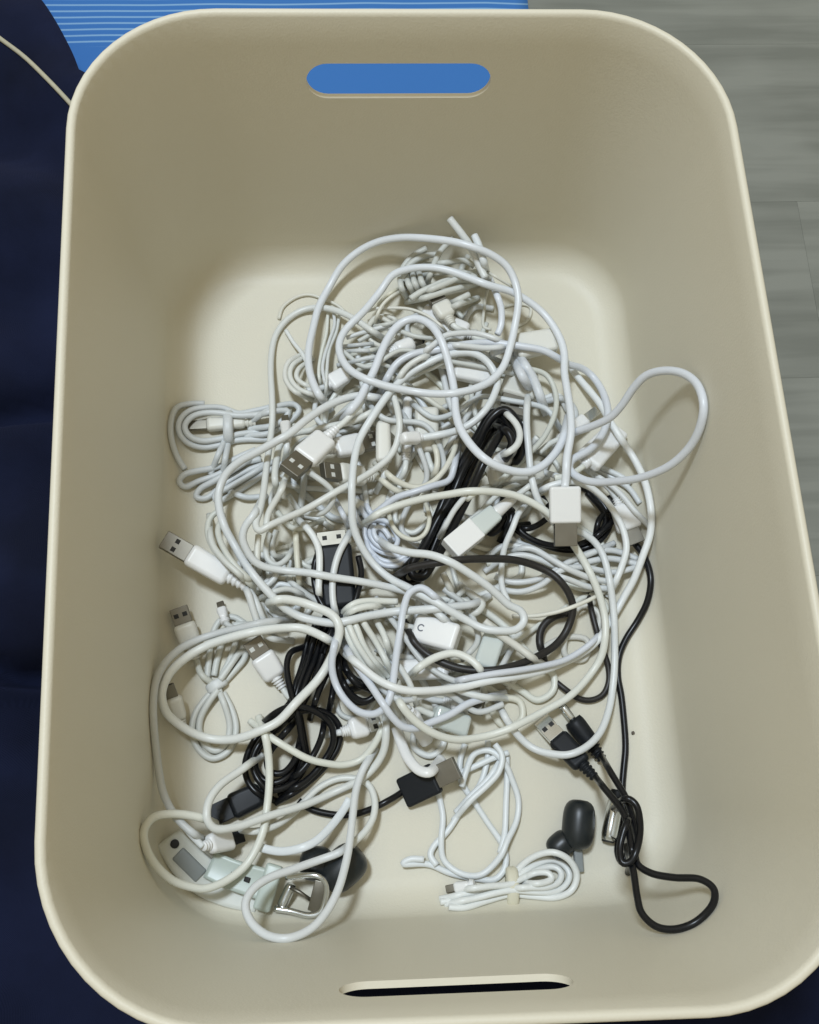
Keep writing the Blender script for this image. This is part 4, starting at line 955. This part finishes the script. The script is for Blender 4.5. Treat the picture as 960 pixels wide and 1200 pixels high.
cable('white cable arching from the centre spiral round the right to the bottom', [[(429, 612), (443, 603), (464, 594), (493, 585), (527, 579), (551, 575), (578, 576), (603, 581), (622, 589), (640, 600), (656, 616), (672, 637), (685, 657), (696, 680), (704, 703), (709, 728), (708, 752), (703, 773), (689, 795), (669, 815), (642, 831), (617, 844), (590, 856), (560, 865), (532, 867), (505, 858), (484, 842), (470, 824), (464, 812)]], r=.0023, mat='white')
cable('white cable with a tight ring and the wide loop leaning on the right wall', [[(448, 456), (456, 440), (467, 425), (486, 414), (513, 409), (544, 404), (569, 402), (594, 404), (616, 407), (638, 411), (656, 420), (668, 427), (680, 430), (692, 438), (706, 458), (712, 483), (706, 508), (692, 527), (670, 540), (667, 548), (672, 555), (684, 562), (698, 565), (728, 563, 26), (755, 558, 42), (786, 545, 62), (809, 523, 82), (822, 496, 98), (825, 472, 105), (817, 449, 100), (801, 437, 88), (779, 434, 70), (757, 440, 52), (741, 456, 38), (729, 474, 28), (715, 490), (697, 499), (678, 505), (664, 511)]], r=.0025, mat='blue_white', slope=.9)
split_cables('white strand bunched with others across the upper centre', [[(490, 420), (500, 410), (511, 402), (522, 393), (536, 390), (557, 390), (577, 396), (594, 404)], [(520, 404), (545, 406), (570, 408), (600, 405)], [(462, 452), (475, 432), (492, 420), (510, 414)]], r=.0019, mat='white')
cable('long cool white cable making a round hoop at the top centre', [[(402, 492), (411, 480), (420, 469), (430, 450), (438, 436), (446, 416), (453, 400), (463, 385), (475, 376), (490, 373), (505, 380), (515, 394), (522, 414), (528, 437), (532, 458), (534, 484), (540, 503), (553, 522), (570, 538), (589, 548), (609, 553), (623, 552), (638, 544), (653, 527), (660, 512), (664, 496)]], r=.0026, mat='blue_white')
split_cables('one of two thick white cord ends at the upper right', [[(609, 418), (616, 430), (623, 441), (631, 459), (638, 478)], [(604, 424), (612, 440), (622, 456)]], r=.0030, mat='blue_white')
cable('long cool white cable looping twice at the top, with a flat dock connector', [[(662, 572), (664, 555), (665, 537), (669, 507), (668, 482), (664, 455), (661, 436), (661, 415), (656, 396), (641, 371), (622, 354), (598, 341), (573, 334), (548, 325), (523, 317), (502, 314), (481, 315), (461, 322), (446, 342), (429, 362), (412, 378), (402, 390), (397, 404), (399, 418), (409, 433), (425, 443), (450, 452), (482, 458), (520, 461), (551, 457), (573, 447), (588, 432), (598, 407), (604, 381), (608, 350), (604, 329), (594, 311), (576, 298), (552, 289), (527, 283), (490, 279), (470, 279), (445, 283), (422, 293), (402, 310), (386, 336), (373, 360), (366, 388), (362, 412), (363, 434), (371, 457), (383, 474)]],
      r=.0025, mat='blue_white', plugs=[dict(tail=(662, 570), tip=(663, 640), w=37, style='dock')], start_plug=0, name='white_dock_cable')
